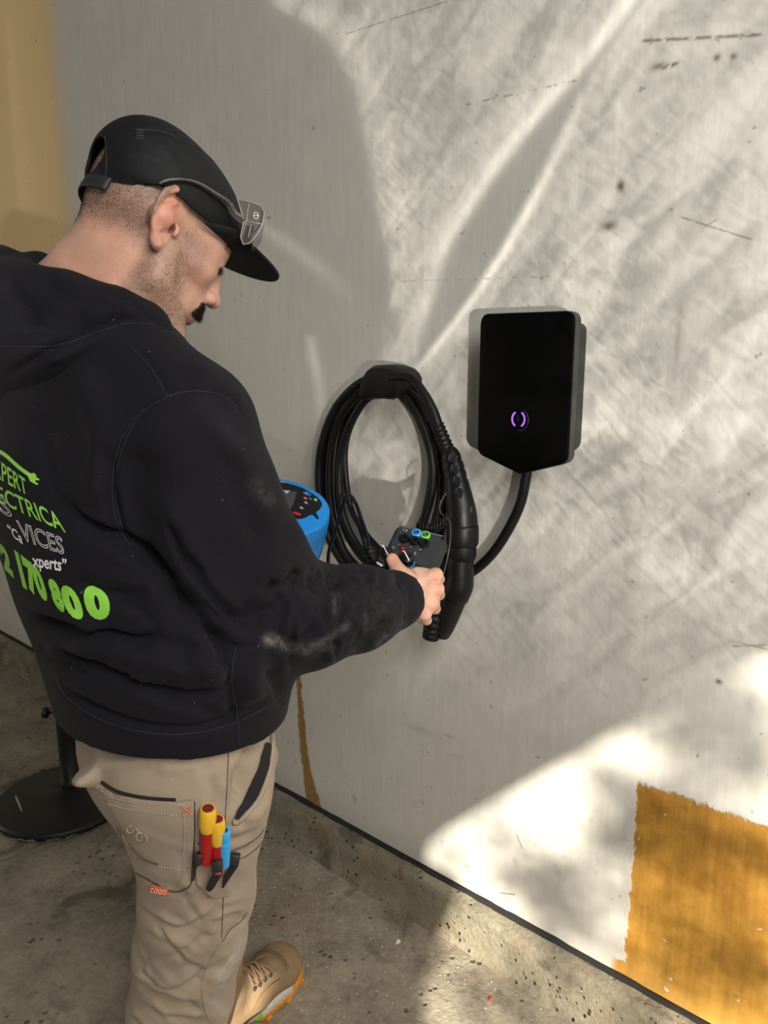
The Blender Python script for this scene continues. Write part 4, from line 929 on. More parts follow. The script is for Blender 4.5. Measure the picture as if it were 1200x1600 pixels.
lo_, hi_ = np.minimum(hw((0, 0, 0)), neckb)-.19, np.maximum(hw((0, 0, 0)), neckb)+.19
Vb, Fb = surface(headfn, lo_, hi_, .0023)
Vb = relax(Vb, Fb, 1, .35)
# rest of the body under the clothes: trunk, arms and legs
def bodyfn(Q):
    d = sd_etube(Q, [(P(270, 1110, 1.17), .15, .11), (P(222, 880, 1.13), .14, .11), (P(170, 700, 1.115), .165, .115), (P(130, 570, 1.09), .10, .085)], R3, .03)
    d = smin(d, sd_chain(Q, [(sh, .055), (P(150, 560, 1.07), .06), (shL, .055)]), .04)
    d = smin(d, sd_chain(Q, [(sh, .055), (el, .042), (wr, .030)], .02), .03)
    d = smin(d, sd_chain(Q, [(shL, .055), (elL, .042), (wrL, .030)], .02), .03)
    d = smin(d, sd_chain(Q, [(P(290, 1180, 1.14), .085), (kR, .055), (anR, .045)], .02), .04)
    d = smin(d, sd_chain(Q, [(hipL, .085), (kL, .055), (anL, .042)], .02), .04)
    return d
V2, F2 = surface(bodyfn, (-1.52, .3, .05), (-.70, 1.32, 1.60), .012)

# ---------------------------------------------------------------- hands
def hand_r(Q):
    # right hand: back of the hand to the room, fingers closed round the box, thumb on its face
    w0 = P(612, 938, 1.27)
    palm = sd_etube(Q, [(w0, .026, .020), (P(634, 934, 1.293), .029, .021), (P(655, 925, 1.315), .038, .0150), (P(668, 922, 1.325), .037, .0110)], P(668, 885, 1.325)-P(668, 960, 1.315), .012)
    d = palm
    kn = [((681, 898), 1.335), ((683, 920), 1.332), ((676, 941), 1.328), ((664, 960), 1.322)]
    mid = [((686, 905), 1.365), ((686, 929), 1.364), ((680, 951), 1.357), ((667, 969), 1.345)]
    end = [((667, 905), 1.385), ((667, 928), 1.385), ((662, 948), 1.378), ((652, 962), 1.368)]
    tip = [((650, 900), 1.385), ((650, 922), 1.385), ((646, 940), 1.38), ((638, 953), 1.37)]
    for i in range(4):
        b0 = P(*[(662, 905), (660, 921), (653, 938), (644, 952)][i], 1.315)
        rr = (.0105, .0108, .0102, .0090)[i]
        fg = sd_chain(Q, [(b0, rr*1.0), (P(*kn[i][0], kn[i][1]), rr*1.15), (P(*mid[i][0], mid[i][1]), rr*.92), (P(*end[i][0], end[i][1]), rr*.86), (P(*tip[i][0], tip[i][1]), rr*.78)], .004)
        d = smin(d, fg, .0065)
    th = sd_chain(Q, [(P(636, 930, 1.295), .017), (P(634, 905, 1.288), .0165), (P(622, 893, 1.290), .0128), (P(613, 874, 1.300), .0108)], .010)
    d = smin(d, th, .016)
    d = smin(d, sd_ell(Q, P(652, 908, 1.308), (.016, .014, .012)), .018)
    return d
V3, F3_ = surface(hand_r, P(640, 930, 1.32)-.10, P(640, 930, 1.32)+.10, .0019)
V3 = relax(V3, F3_, 1, .4)
V3 = sculpt(V3, F3_, [([(672, 908), (682, 909), (690, 912)], 2.6, -.0018), ([(668, 930), (678, 931), (688, 935)], 2.6, -.0018), ([(662, 950), (670, 952), (678, 958)], 2.4, -.0016), ([(612, 886), (619, 888), (626, 887)], 1.6, -.0008), ([(630, 905), (640, 915), (648, 930)], 6, -.0012), ([(668, 893), (678, 896), (684, 902)], 5, .0012), ([(665, 918), (675, 920), (683, 922)], 4, .0010)])
# left hand, holding the blue meter from its far side
MC = P(447, 800, 1.47)
def hand_l(Q):
    w0 = wrL; k0 = MC+np.array([-.035, -.045, -.095])
    d = sd_etube(Q, [(w0-(k0-w0)*.2, .026, .019), (w0+(k0-w0)*.5, .032, .018), (k0, .038, .014)], (1, -.2, 0), .01)
    for i in range(4):
        b0 = k0+np.array([-.028+.019*i, .0, .0]); r_ = .0095
        d = smin(d, sd_chain(Q, [(b0, r_), (b0+np.array([0, .035, .0]), r_*.95), (b0+np.array([0, .062, .008]), r_*.88), (b0+np.array([0, .078, .022]), r_*.8)], .004), .008)
    d = smin(d, sd_chain(Q, [(w0+(k0-w0)*.45, .015), (k0+np.array([.045, -.01, .012]), .012), (k0+np.array([.056, .018, .04]), .010)], .008), .015)
    return d
V4, F4 = surface(hand_l, np.minimum(wrL, MC)-.15, np.maximum(wrL, MC)+.13, .003)
# thumb nail
Vall = np.concatenate([Vb, V2, V3, V4]); o1, o2, o3 = len(Vb), len(Vb)+len(V2), len(Vb)+len(V2)+len(V3)
Fall = np.concatenate([Fb, F2+o1, F3_+o2, F4+o3])
def skin_material():
    m = bpy.data.materials.new('skin'); m.use_nodes = True; t = m.node_tree; b = t.nodes['Principled BSDF']
    tc = t.nodes.new('ShaderNodeTexCoord'); pos = tc.outputs['Object']
    n1 = noise(t, pos, 22, 4, .6); n2 = noise(t, pos, 120, 3, .6); n3 = noise(t, pos, 60, 2, .4)
    a = t.nodes.new('ShaderNodeAttribute'); a.attribute_name = 'flush'; fl = N(t, a.outputs['Fac'])
    a = t.nodes.new('ShaderNodeAttribute'); a.attribute_name = 'shadow'; hr = N(t, a.outputs['Fac'])
    c = rgbmix(t, (n1*.8+n2*.2).ss(.3, .7), (.60, .345, .245), (.72, .44, .32))
    c = rgbmix(t, fl*.75, c, (.62, .21, .155)); c = rgbmix(t, n3.ss(.73, .77)*.35, c, (.28, .12, .07))
    c = rgbmix(t, (hr*(n2*.9+.35)).clamp(), c, (.10, .078, .065))
    t.links.new(c, b.inputs['Base Color']); b.inputs['Roughness'].default_value = .48; b.inputs['Specular IOR Level'].default_value = .42
    b.inputs['Subsurface Weight'].default_value = .18; b.inputs['Subsurface Radius'].default_value = (.010, .004, .002); b.inputs['Subsurface Scale'].default_value = .5
    bn = t.nodes.new('ShaderNodeBump'); bn.inputs['Strength'].default_value = .25; bn.inputs['Distance'].default_value = .0012
    t.links.new((noise(t, pos, 260, 3, .7)+n2*.8).o, bn.inputs['Height']); t.links.new(bn.outputs[0], b.inputs['Normal']); return m
M_skin = skin_material()
me = mesh_np('body', Vall, Fall)
ql = hl(Vall); axx = np.abs(ql[:, 0]); isH = np.arange(len(Vall)) < o1
def gb(c, r): return np.exp(-(((ql-np.array(c))/np.array(r))**2).sum(1))
qs = ql.copy(); qs[:, 0] = axx
def gbs(c, r): return np.exp(-(((qs-np.array(c))/np.array(r))**2).sum(1))
fl = .9*gbs((.082, -.012, .006), (.014, .022, .036))+.8*gbs((0, .122, -.022), (.016, .014, .014))+.35*gbs((.05, .06, -.02), (.03, .03, .03))+.6*gbs((0, .108, -.064), (.022, .01, .008))
lm = paint(Vall, [([(150, 330), (200, 380), (180, 430), (120, 440)], 40, .28), ([(180, 350), (190, 360)], 10, .25), ([(683, 897), (684, 930), (676, 950)], 7, .45), ([(616, 868), (622, 884)], 9, .35), ([(660, 900), (640, 900)], 10, .2)])
attr(me, 'flush', np.clip(fl*isH+lm, 0, 1))
Yh, Zh = ql[:, 1], ql[:, 2]
def st(a, b, x): u = np.clip((x-a)/(b-a), 0, 1); return u*u*(3-2*u)
buzz = st(-.052, -.018, Zh+.30*(Yh+.03)*(Yh > -.03))*st(.004, -.012, Yh)*(Zh < .09)*.55
temple = st(.018, .030, Zh)*st(.045, .030, Yh)*st(.0, .006, Yh)*.42
beard = (st(-.016, .0, Yh+.016*(Zh > -.025))*st(.075, .050, Yh)*st(.030, .0, Zh)*st(-.125, -.10, Zh)+.9*st(.05, .07, Yh)*st(-.062, -.072, Zh)*st(-.13, -.11, Zh))*.52
earm = gbs((.082, -.008, .006), (.012, .024, .036)) > .25
attr(me, 'shadow', np.where(isH & ~earm, np.clip(buzz*1.25+temple*1.2+beard, 0, .72), 0))  # clipped hair and stubble darken the skin's own colour
body = link('body', me, M_skin, man); bvh_b = bvh_of((Vb, Fb)); nb_ = normals(Vb, Fb)
print('body verts', len(Vall), len(Vh), len(Vt))

# clipped hair, stubble, moustache and brow as real little hairs
def hairs(name, fn, count, ln, r_, m, lay, seed, spread=.35):
    rg = np.random.default_rng(seed); q = hl(Vb); w_ = fn(q); idx = np.nonzero(w_ > 0.02)[0]
    if not len(idx): return None
    pk_ = rg.choice(idx, count, p=w_[idx]/w_[idx].sum()); V_, F_ = [], []
    p = Vb[pk_]+rg.normal(0, .0009, (count, 3)); n = nb_[pk_]; p = p-n*(((p-Vb[pk_])*n).sum(1)[:, None])
    L_ = np.array(lay[0])@HM*1.0; dirn = n*lay[1]+L_+rg.normal(0, spread, (count, 3)); dirn /= np.linalg.norm(dirn, axis=1)[:, None]
    u = np.cross(dirn, rg.normal(0, 1, (count, 3))); u /= np.linalg.norm(u, axis=1)[:, None]; v = np.cross(dirn, u); l = ln*rg.uniform(.6, 1.2, count)[:, None]
    A = [p+r_*(u*math.cos(a)+v*math.sin(a))-n*.0003 for a in (0, 2.09, 4.19)]; T = p+dirn*l
    V_ = np.stack(A+[T], 1).reshape(-1, 3); b_ = np.arange(count)*4
    F_ = np.concatenate([np.stack([b_+i, b_+(i+1) % 3, b_+3], 1) for i in range(3)])
    o = link(name, mesh_np(name, V_, F_), m, man, False); tag(o, kind='stuff'); return o
M_hair = mat('dark_brown_hair', (.030, .018, .012), .6); M_stub = mat('stubble', (.045, .028, .018), .6)
def S2(a, b, x): u = np.clip((x-a)/(b-a), 0, 1); return u*u*(3-2*u)
ear_ok = lambda q: ~((np.abs(q[:, 0]) > .066) & (np.abs(q[:, 1]+.008) < .03) & (np.abs(q[:, 2]-.005) < .042))
hairs('clipped_hair', lambda q: S2(-.055, -.01, q[:, 2]+.30*(q[:, 1]+.03)*(q[:, 1] > -.03))*S2(.0, -.015, q[:, 1])*(q[:, 2] < .07)*ear_ok(q), 14000, .0022, .00019, M_hair, ((0, -.2, -.9), .8), 1)
hairs('clipped_hair', lambda q: S2(.012, .03, q[:, 2])*S2(.045, .03, q[:, 1])*(q[:, 1] > .004)*(q[:, 2] < .07)*ear_ok(q), 1500, .0022, .00015, M_hair, ((0, 0, -.9), .8), 2)
hairs('stubble', lambda q: (S2(-.014, .004, q[:, 1]+.0-.014*(q[:, 2] > -.025))*S2(.075, .045, q[:, 1])*S2(.035, -.005, q[:, 2])*(q[:, 2] > -.13)+.7*S2(.04, .07, q[:, 1])*S2(-.058, -.075, q[:, 2])*(q[:, 2] > -.13))*ear_ok(q)*(q[:, 2] > -.14), 9000, .0024, .00021, M_stub, ((0, .2, -.8), .8), 3)
hairs('moustache', lambda q: (np.abs(q[:, 0]) < .030)*(q[:, 1] > .075)*(q[:, 2] < -.034-.25*np.abs(q[:, 0]))*(q[:, 2] > -.055-.25*np.abs(q[:, 0])), 2200, .0095, .00026, M_hair, ((0, .55, -1.0), .8), 4, .22)
hairs('eyebrow', lambda q: (np.abs(np.abs(q[:, 0])-.034) < .018)*(q[:, 1] > .06)*(np.abs(q[:, 2]-.037) < .006), 900, .007, .00018, M_hair, ((.5, .1, .1), .35), 5, .2)
hairs('eyelashes', lambda q: (np.abs(np.abs(q[:, 0])-.032) < .011)*(q[:, 1] > .085)*(np.abs(q[:, 2]-.008) < .0022), 260, .008, .0002, M_hair, ((.2, 1.0, -.5), .3), 6, .15)

# ---------------------------------------------------------------- cap
M_cap = mat('black_nylon', (.006, .0065, .008), .68, spec=.3, bump=(120, .35, .002)); M_capd = mat('worn_black_nylon', (.02, .02, .022), .6)
cp = None
def capshape(q):
    d = sd_ell(q, (0, -.001, .052), (.086, .106, .074)); d = smin(d, sd_ell(q, (0, -.030, .046), (.080, .077, .074)), .03)
    return smin(d, sd_ell(q, (0, -.047, .073), (.066, .054, .046)), .03)
def lowedge(q):           # positive above the sweatband line
    return q[:, 2]-(.030+.012*S2(.0, .09, q[:, 1])-.0*q[:, 1]-.044*S2(-.02, -.11, q[:, 1]))
def capfn(Q):
    q = hl(Q); d = capshape(q); d = np.maximum(d, -(d+.0035)); d = np.maximum(d, -lowedge(q))
    hole = sd_ell(q, (0, -.118, .030), (.036, .04, .024)); return np.maximum(d, -hole)
cc = hw((0, -.01, .07)); Vc, Fc = surface(capfn, cc-.15, cc+.15, .0022)
Vc = relax(Vc, Fc, 1, .4)
Vc = sculpt(Vc, Fc, [([(162, 285), (166, 250), (164, 215)], 3, -.002), ([(170, 275), (220, 290), (260, 305)], 10, -.0015), ([(180, 240), (230, 245), (270, 260)], 10, .0018), ([(260, 230), (290, 250), (330, 290)], 10, -.0016), ([(240, 215), (270, 250), (285, 290)], 8, .0014), ([(200, 205), (260, 208), (320, 240), (350, 275)], 3, -.0012)])
capm = link('cap', mesh_np('cap', Vc, Fc), M_cap, man); bvh_c = bvh_of((Vc, Fc))
# brim: curved board
bm = bmesh.new(); nu, nv = 25, 11; g0 = []
for s_, off in ((0, 0), (1, -.0032)):
    rows = []
    for i in range(nu):
        a = math.radians(-72+144*i/(nu-1)); row = []
        for j in range(nv):
            f_ = j/(nv-1); x0, y0 = .0845*math.sin(a), -.004+.108*math.cos(a)
            ext = .078*math.cos(a*.92)**.8 if abs(a) < 1.5 else 0
            x = x0*(1+.02*f_); y = y0+ext*f_; z = .046-.20*(x*x)/.0845*1.05-.04*f_*f_*ext+.022*f_+off
            row.append(bm.verts.new(Vector(hw((x, y, z)))))
        rows.append(row)
    g0.append(rows)
for s_ in (0, 1):
    for i in range(nu-1):
        for j in range(nv-1): bm.faces.new((g0[s_][i][j], g0[s_][i+1][j], g0[s_][i+1][j+1], g0[s_][i][j+1]))
for i in range(nu-1):
    for j in (0, nv-1): bm.faces.new((g0[0][i][j], g0[0][i+1][j], g0[1][i+1][j], g0[1][i][j]))
for j in range(nv-1):
    for i in (0, nu-1): bm.faces.new((g0[0][i][j], g0[0][i][j+1], g0[1][i][j+1], g0[1][i][j]))
bmesh.ops.remove_doubles(bm, verts=bm.verts, dist=1e-6)
obj('brim', bm, M_cap, capm, sharp=60)
# strap across the rear opening, button and seams
bm = bmesh.new(); tube(bm, [hw((.080*math.sin(a), -.008-.0900*math.cos(a), -.002)) for a in np.linspace(-.62, .62, 15)], .010, 8, flat=(tuple(HU), .18)); obj('rear_strap', bm, M_capd, capm)
bm = bmesh.new(); bmesh.ops.create_uvsphere(bm, u_segments=14, v_segments=8, radius=.007, matrix=Matrix.Translation(Vector(hw((0, -.025, .129)))) @ Matrix.Diagonal((1, 1, .6, 1))); obj('cap_button', bm, M_cap, capm)
seam('cap_seam', [(163, 290), (167, 255), (164, 212)], bvh_c, M_capd, capm, .0008)
seam('cap_seam', [(200, 202), (255, 207), (315, 236), (345, 268), (368, 310)], bvh_c, M_capd, capm, .0006)
seam('sweatband_stitch', [(170, 283), (220, 291), (270, 303), (330, 330), (365, 352)], bvh_c, M_capd, capm, .0005, .003)
for dy in (0, 4, 8, 12): seam('stitch_marks', [(214, 203+dy), (225, 205+dy)], bvh_c, mat('grey_stitch', (.16, .16, .16), .7) if dy == 0 else bpy.data.materials['grey_stitch'], capm, .0005, .002)


# ---------------------------------------------------------------- safety glasses resting on the cap
sg = empty('safety_glasses', 'clear smoky safety glasses pushed up on the black cap', 'glasses')
M_clear = mat('smoky_polycarbonate', (.42, .40, .37), .08, trans=.85, ior=1.45)
def hpt(x, y, lift): 
    h = hit(bvh_c, x, y, lift); return None if h is None else h
tp_ = [(248, 287, .004), (262, 282, .004), (285, 281, .0045), (308, 289, .005), (330, 303, .006), (350, 318, .007)]
c = []
for x, y, l in tp_:
    h = hpt(x, y, l); 
    if h is not None: c.append(np.array(h))
lens_c = hw((.066, .105, .085)); k_ = topx(np.array(c[-1]))[2][0]
endp = P(380, 345, k_+.01); c += [P(366, 333, k_+.004), endp]
cs = catmull(c, 8); rr = np.interp(np.linspace(0, 1, len(cs)), [0, .06, .3, .6, 1], [.003, .0052, .0038, .0055, .0085])
bm = bmesh.new(); tube(bm, cs, rr, 14, flat=(tuple(HR), .45)); obj('temple_arm', bm, M_clear, sg)
bm = bmesh.new(); tube(bm, cs+HR*.0022, .0008, 6); obj('arm_edge', bm, mat('bright_edge', (.55, .54, .50), .25, trans=.4), sg)
wrapq = [(372, 312), (392, 316), (408, 322), (413, 332), (411, 348), (402, 366), (390, 380), (380, 382), (376, 370), (381, 345)]
kz = k_+.006
bm = bmesh.new(); loft(bm, [[tuple(P(x, y, kz)) for x, y in wrapq], [tuple(P(x+1.5, y+.5, kz+.006)) for x, y in wrapq]]); bmesh.ops.bevel(bm, geom=bm.edges[:], offset=.001, segments=2, affect='EDGES'); obj('side_shield', bm, M_clear, sg, sharp=40)
bm = bmesh.new(); rows = []
for i in range(13):                       # wrap lens running away across the cap front
    u = i/12; a = math.radians(38-76*2*u*.5-0); ang = math.radians(40)-math.radians(80)*u
    ctr = P(400, 348, kz)+(-HR*.12)*u+HF*(.030*math.sin(u*math.pi)); hh = HU*.019
    rows.append([tuple(ctr-hh*1.0+HF*.004), tuple(ctr+HF*.008), tuple(ctr+hh*1.0), tuple(ctr+hh*1.0-HF*.0022), tuple(ctr+HF*.0058), tuple(ctr-hh+HF*.0018)])
loft(bm, rows); obj('lens', bm, M_clear, sg, sharp=40)
bm = bmesh.new(); tube(bm, [P(x, y, kz-.001) for x, y in wrapq], .0009, 6, closed=True); obj('shield_rim', bm, bpy.data.materials['bright_edge'], sg)
for pts in ([(389, 318), (385, 345), (379, 370)], [(381, 345), (395, 348), (409, 350)], [(392, 352), (388, 372)]):
    bm = bmesh.new(); tube(bm, [P(x, y, kz-.0012) for x, y in pts], .0007, 6); obj('moulded_line', bm, bpy.data.materials['bright_edge'], sg)
M_lw = mat('white_logo', (.85, .85, .85), .5)
bm = bmesh.new(); tube(bm, [P(400+3.6*math.cos(a), 337+5.2*math.sin(a), kz-.0018) for a in np.linspace(0, 2*math.pi, 14)[:-1]], .0006, 5, closed=True); tube(bm, [P(396.8, 337, kz-.0018), P(403.4, 336.6, kz-.0018)], .0006, 5); obj('logo', bm, M_lw, sg)
bm = bmesh.new(); loft(bm, [[tuple(P(x, y, kz+.007)) for x, y in ((380, 352), (398, 354), (392, 374), (379, 380))], [tuple(P(x, y, kz+.011)) for x, y in ((380, 352), (398, 354), (392, 374), (379, 380))]]); obj('hinge_block', bm, M_blk, sg)
set_origin(sg, tuple(P(380, 345, kz)))
# ---------------------------------------------------------------- boot
def boot(toe, heel, name_parts=True):
    toe, heel = np.array(toe), np.array(heel); Lf = np.linalg.norm(toe-heel); fx = (toe-heel)/Lf; rx = np.array([fx[1], -fx[0], 0]); s_ = Lf/.30
    def loc(Q): q = Q-heel; return np.stack([q@rx, q@fx, Q[:, 2]], 1)/s_
    def wrd(p): return heel+(rx*p[0]+fx*p[1])*s_+ZU*p[2]*s_
    def upper(Q):
        q = loc(Q)
        d = sd_etube(q, [((0, .045, .055), .037, .040), ((0, .15, .052), .043, .036), ((.003, .235, .046), .050, .034), ((.0, .262, .044), .044, .031)], (1, 0, 0), .03)
        d = smin(d, sd_etube(q, [((0, .05, .06), .036, .045), ((0, .06, .12), .038, .050), ((0, .055, .18), .044, .056), ((0, .05, .215), .046, .058)], (1, 0, 0), .03), .035)
        d = smin(d, sd_cap(q, (0, .09, .105), (0, .19, .068), .034, .022), .03)
        d = smin(d, sd_ell(q, (0, .262, .046), (.046, .032, .034)), .02)
        return np.maximum(d*s_, (.030-q[:, 2])*s_)
    V, F = surface(upper, np.minimum(toe, heel)-np.array([.1, .1, .0]), np.maximum(toe, heel)+np.array([.1, .1, .27]), .0032)
    V = relax(V, F, 1, .4); b_ = bvh_of((V, F))
    m = mat('tan_nubuck', (.25, .165, .085), .85, var=.3, vscale=28, bump=(90, .35, .0015)) if 'tan_nubuck' not in bpy.data.materials else bpy.data.materials['tan_nubuck']
    up = link('work_boot', mesh_np('work_boot', V, F), m, man)
    # sole: welt, pale midsole, gum outsole with lugs
    def out(k, gx=0): 
        q = [(-.036, .0), (-.040, .05), (-.036, .12), (-.047, .19), (-.052, .235), (-.044, .275), (-.018, .298), (.018, .300), (.044, .280), (.056, .24), (.052, .19), (.040, .12), (.040, .05), (.034, .0), (.0, -.012)]
        c = catmull(q, 4, True); ce = np.array([0, .145]); d = c-ce; return ce+d*(1+k/np.linalg.norm(d, axis=1)[:, None])
    def slab(name, layers, m_):
        bm = bmesh.new(); loft(bm, [[tuple(wrd((x, y, z_))) for x, y in out(k)] for k, z_ in layers]); return obj(name, bm, m_, up, sharp=50)
    Mg = mat('gum_rubber', (.62, .27, .03), .5, var=.1) if 'gum_rubber' not in bpy.data.materials else bpy.data.materials['gum_rubber']
    Mm = mat('pale_midsole', (.55, .52, .46), .6) if 'pale_midsole' not in bpy.data.materials else bpy.data.materials['pale_midsole']
    slab('outsole', [(0, .006), (.002, .008), (.003, .019), (.001, .020)], Mg); slab('midsole', [(-.001, .019), (.0015, .021), (.000, .034), (-.004, .037)], Mm)
    bm = bmesh.new(); c = out(.0); rows = []
    sel = [i for i in range(len(c)) if c[i][1] > .225]; sel = sel
    for i in sel:
        x, y = c[i]; hgt = .058 if y > .27 else .036+.022*max(0, (y-.225)/.045); nrm = np.array([x, (y-.145)*.8]); nrm = nrm/np.linalg.norm(nrm)
        rows.append([tuple(wrd((x+nrm[0]*o_, y+nrm[1]*o_, z_))) for o_, z_ in ((.0035, .018), (.003, .034), (-.002, hgt*.82), (-.010, hgt), (-.014, hgt-.004), (-.006, .02))])
    loft(bm, rows); obj('toe_bumper', bm, Mg, up, sharp=60)
    for k in range(13):
        c = out(.002); i = int(len(c)*(k+.3)/13) % len(c); x, y = c[i]
        bm = bmesh.new(); a = math.atan2((fx*1)[1], fx[0]); p = wrd((x*.94, .145+(y-.145)*.97, .006)); box(bm, (.012, .016, .012), Matrix.Translation(p) @ Matrix.Rotation(a-math.pi/2, 4, 'Z'), .002, 1); obj('lug', bm, Mg, up)
    bm = bmesh.new(); q = [c_ for c_ in out(.0035) if c_[0] > .02 and c_[1] < .15]; rows = []
    q = sorted([tuple(c_) for c_ in q], key=lambda v: v[1])
    if len(q) > 2:
        tube(bm, [wrd((x, y, .0295)) for x, y in q], .0042, 8, flat=((0, 0, 1), .5)); obj('green_flash', bm, mat('green_rubber', (.18, .75, .05), .5), up)
    return up, wrd, b_, loc
toeL, heelL = onZ(470, 1512, .03)*np.array([1, 1, 0]), None
td = onZ(472, 1500, .02); hdv = onZ(372, 1612, .02); dv = (td-hdv)*np.array([1, 1, 0]); dv /= np.linalg.norm(dv)
toe = td*np.array([1, 1, 0])-dv*.01-np.array([dv[1], -dv[0], 0])*-.0; toe += np.array([-dv[1], dv[0], 0])*.022-dv*0.0
heel = toe-dv*.305
bt, wrd, bvh_bt, bloc = boot(toe, heel)
def bseam(nm, pts, m, r_): return seam(nm, pts, bvh_bt, m, bt, r_)
M_eye = mat('dark_eyelet', (.05, .05, .055), .35, metal=.7); M_lace = mat('brown_lace', (.20, .13, .07), .85, var=.3, vscale=200)
M_bst = mat('boot_stitch', (.16, .09, .04), .8)
def onb(x, y, z0=.25):
    """point on the boot upper straight below (x, y) of its own frame"""
    p = Vector(wrd((x, y, z0))); r = bvh_bt.ray_cast(p, Vector((0, 0, -1))); return np.array(r[0])+np.array(r[1])*.0022 if r[0] is not None else None
ey = [(.030, .185), (.031, .165), (.032, .147), (.032, .13)]
for sx in (1, -1):
    for x, y in ey:
        p = onb(sx*x, y)
        if p is not None:
            bm = bmesh.new(); bmesh.ops.create_uvsphere(bm, u_segments=10, v_segments=6, radius=.0042, matrix=Matrix.Translation(p)); obj('eyelet', bm, M_eye, bt)
for i in range(4):
    for sx in (1, -1):
        a = onb(sx*.030, ey[i][1]); b_ = onb(0, (ey[i][1]+ey[min(i+1, 3)][1])/2-.002); c = onb(-sx*.026, ey[min(i+1, 3)][1])
        if a is None or c is None or b_ is None: continue
        bm = bmesh.new(); tube(bm, catmull([a, b_+ZU*.005, c+ZU*.001], 5), .0031, 8); obj('lace', bm, M_lace, bt)
for ends in (((.0, .175), (.02, .19), (.034, .20)), ((.0, .17), (-.012, .192), (-.006, .215))):
    q = [onb(*e) for e in ends]
    if all(k is not None for k in q): bm = bmesh.new(); tube(bm, catmull([k+ZU*.004 for k in q], 6), .0022, 8); obj('lace_end', bm, M_lace, bt)
for prs in ([(x, .222+.012*math.cos(x*30)) for x in np.linspace(-.045, .045, 9)], [(x, .228+.012*math.cos(x*30)) for x in np.linspace(-.044, .044, 9)], [(.043, .20), (.040, .17), (.040, .14), (.041, .11)]):
    q = [onb(*e) for e in prs]; q = [k-ZU*.0012 for k in q if k is not None]
    if len(q) > 2: bm = bmesh.new(); tube(bm, q, .0009, 6); obj('boot_stitching', bm, M_bst, bt)
# the right foot, just below the frame
rt_toe = anR*np.array([1, 1, 0])+np.array([math.cos(math.radians(78)), math.sin(math.radians(78)), 0])*.225
rt_heel = rt_toe-np.array([math.cos(math.radians(78)), math.sin(math.radians(78)), 0])*.26
boot(rt_toe, rt_heel)
set_origin(man, (float(heel[0])+.05, float(heel[1])-.1, 0))

# ---------------------------------------------------------------- tools in the thigh pocket
M_red = mat('red_handle', (.42, .012, .014), .35); M_yel = mat('yellow_handle', (.85, .50, .03), .4); M_bl = mat('blue_handle', (.04, .42, .85), .35); M_bin = mat('dark_plastic', (.022, .020, .022), .45); M_drd = mat('dark_red_end', (.18, .006, .02), .35)
def tool(name, x0, y0, x1, y1, r_, bands, endm, label, cat, hollow=False, group=None):
    """handle standing in the pocket, from (x0,y0) at the pocket to its end (x1,y1)"""
    h = hit(bvh_t, x0, y0, .017); k = topx(np.array(h))[2][0]
    a = np.array(h); b_ = P(x1, y1, k-.034)
    root = empty(name, label, cat, group); ax = b_-a; L = np.linalg.norm(ax); M = frame(a, ax, RT)
    for nm, m_, prof in bands:
        bm = bmesh.new(); lathe(bm, [(r_*q, L*z_) for q, z_ in prof], M, 24); obj(nm, bm, m_, root, sharp=50)
    bm = bmesh.new(); lathe(bm, [(r_*.72, L*.995), (r_*.70, L*1.004), (r_*.5, L*1.006)] if not hollow else [(r_*.55, L*.9985), (r_*.5, L*1.002)], M, 6 if hollow else 20); obj('end_plug', bm, endm, root)
    set_origin(root, tuple(a)); return root
tool('screwdriver', 320, 1330, 325, 1263, .0110, [('grip', M_red, [(.72, -.03), (.75, .0), (.80, .3), (.86, .62)]), ('grip_band', M_yel, [(.88, .60), (1.0, .66), (1.08, .76), (1.06, .90), (.98, .97), (.86, 1.0)])], M_drd, 'red screwdriver with yellow band, tallest in the thigh pocket', 'screwdriver', False, 'screwdrivers in the thigh pocket')
tool('screwdriver', 333, 1332, 340, 1280, .0100, [('grip', M_red, [(.78, -.03), (.80, .0), (.84, .5)]), ('grip_band', M_yel, [(.88, .46), (1.0, .54), (1.08, .66), (1.05, .86), (.98, .96), (.86, 1.0)])], M_drd, 'shorter red and yellow screwdriver, middle handle in the thigh pocket', 'screwdriver', False, 'screwdrivers in the thigh pocket')
tool('marker_pen', 343, 1334, 351, 1297, .0088, [('barrel', M_bl, [(.92, -.03), (.95, .0), (1.0, .3), (.98, .56)]), ('cap_ring', M_bl, [(.9, .56), (1.0, .60), (1.0, .68), (.92, .70)]), ('tip_block', M_bl, [(.80, .68), (.92, .74), (.90, .98), (.82, 1.0)])], M_dk, 'bright blue hollow-ended pen handle, rightmost in the thigh pocket', 'pen', True)
def clip(label, px_, wdt, nm='pen_clip'):
    c = [np.array(hit(bvh_t, x, y, l)) for x, y, l in px_]; bm = bmesh.new(); rows = []
    for i, p in enumerate(c):
        T = c[min(i+1, len(c)-1)]-c[max(i-1, 0)]; T /= np.linalg.norm(T); n_ = (CAM-p); n_ -= T*(n_@T); n_ /= np.linalg.norm(n_); s2 = np.cross(T, n_)*wdt[i]
        rows.append([tuple(p-s2), tuple(p-s2*.9+n_*.0028), tuple(p+s2*.9+n_*.0028), tuple(p+s2)])
    root = empty('clip_on_tool', label, 'tool', 'black clip-on tools in the tool pocket'); loft(bm, rows); obj('clip', bm, M_bin, root, sharp=50)
    q = c[0]; Mx = frame(q, P(*px_[0][:2], 1)-P(*px_[1][:2], 1), RT); bm = bmesh.new(); box(bm, (wdt[0]*2.3, .011, .016), Mx @ Matrix.Translation((0, 0, -.002)), .002, 2); obj('head', bm, M_bin, root)
    set_origin(root, tuple(c[-1])); return root, c
clip('black clip-on tool at the left edge of the tool pocket', [(311, 1322, .018), (308, 1338, .016), (304, 1352, .013), (301, 1364, .011)], [.0045, .0022, .0018, .0012])
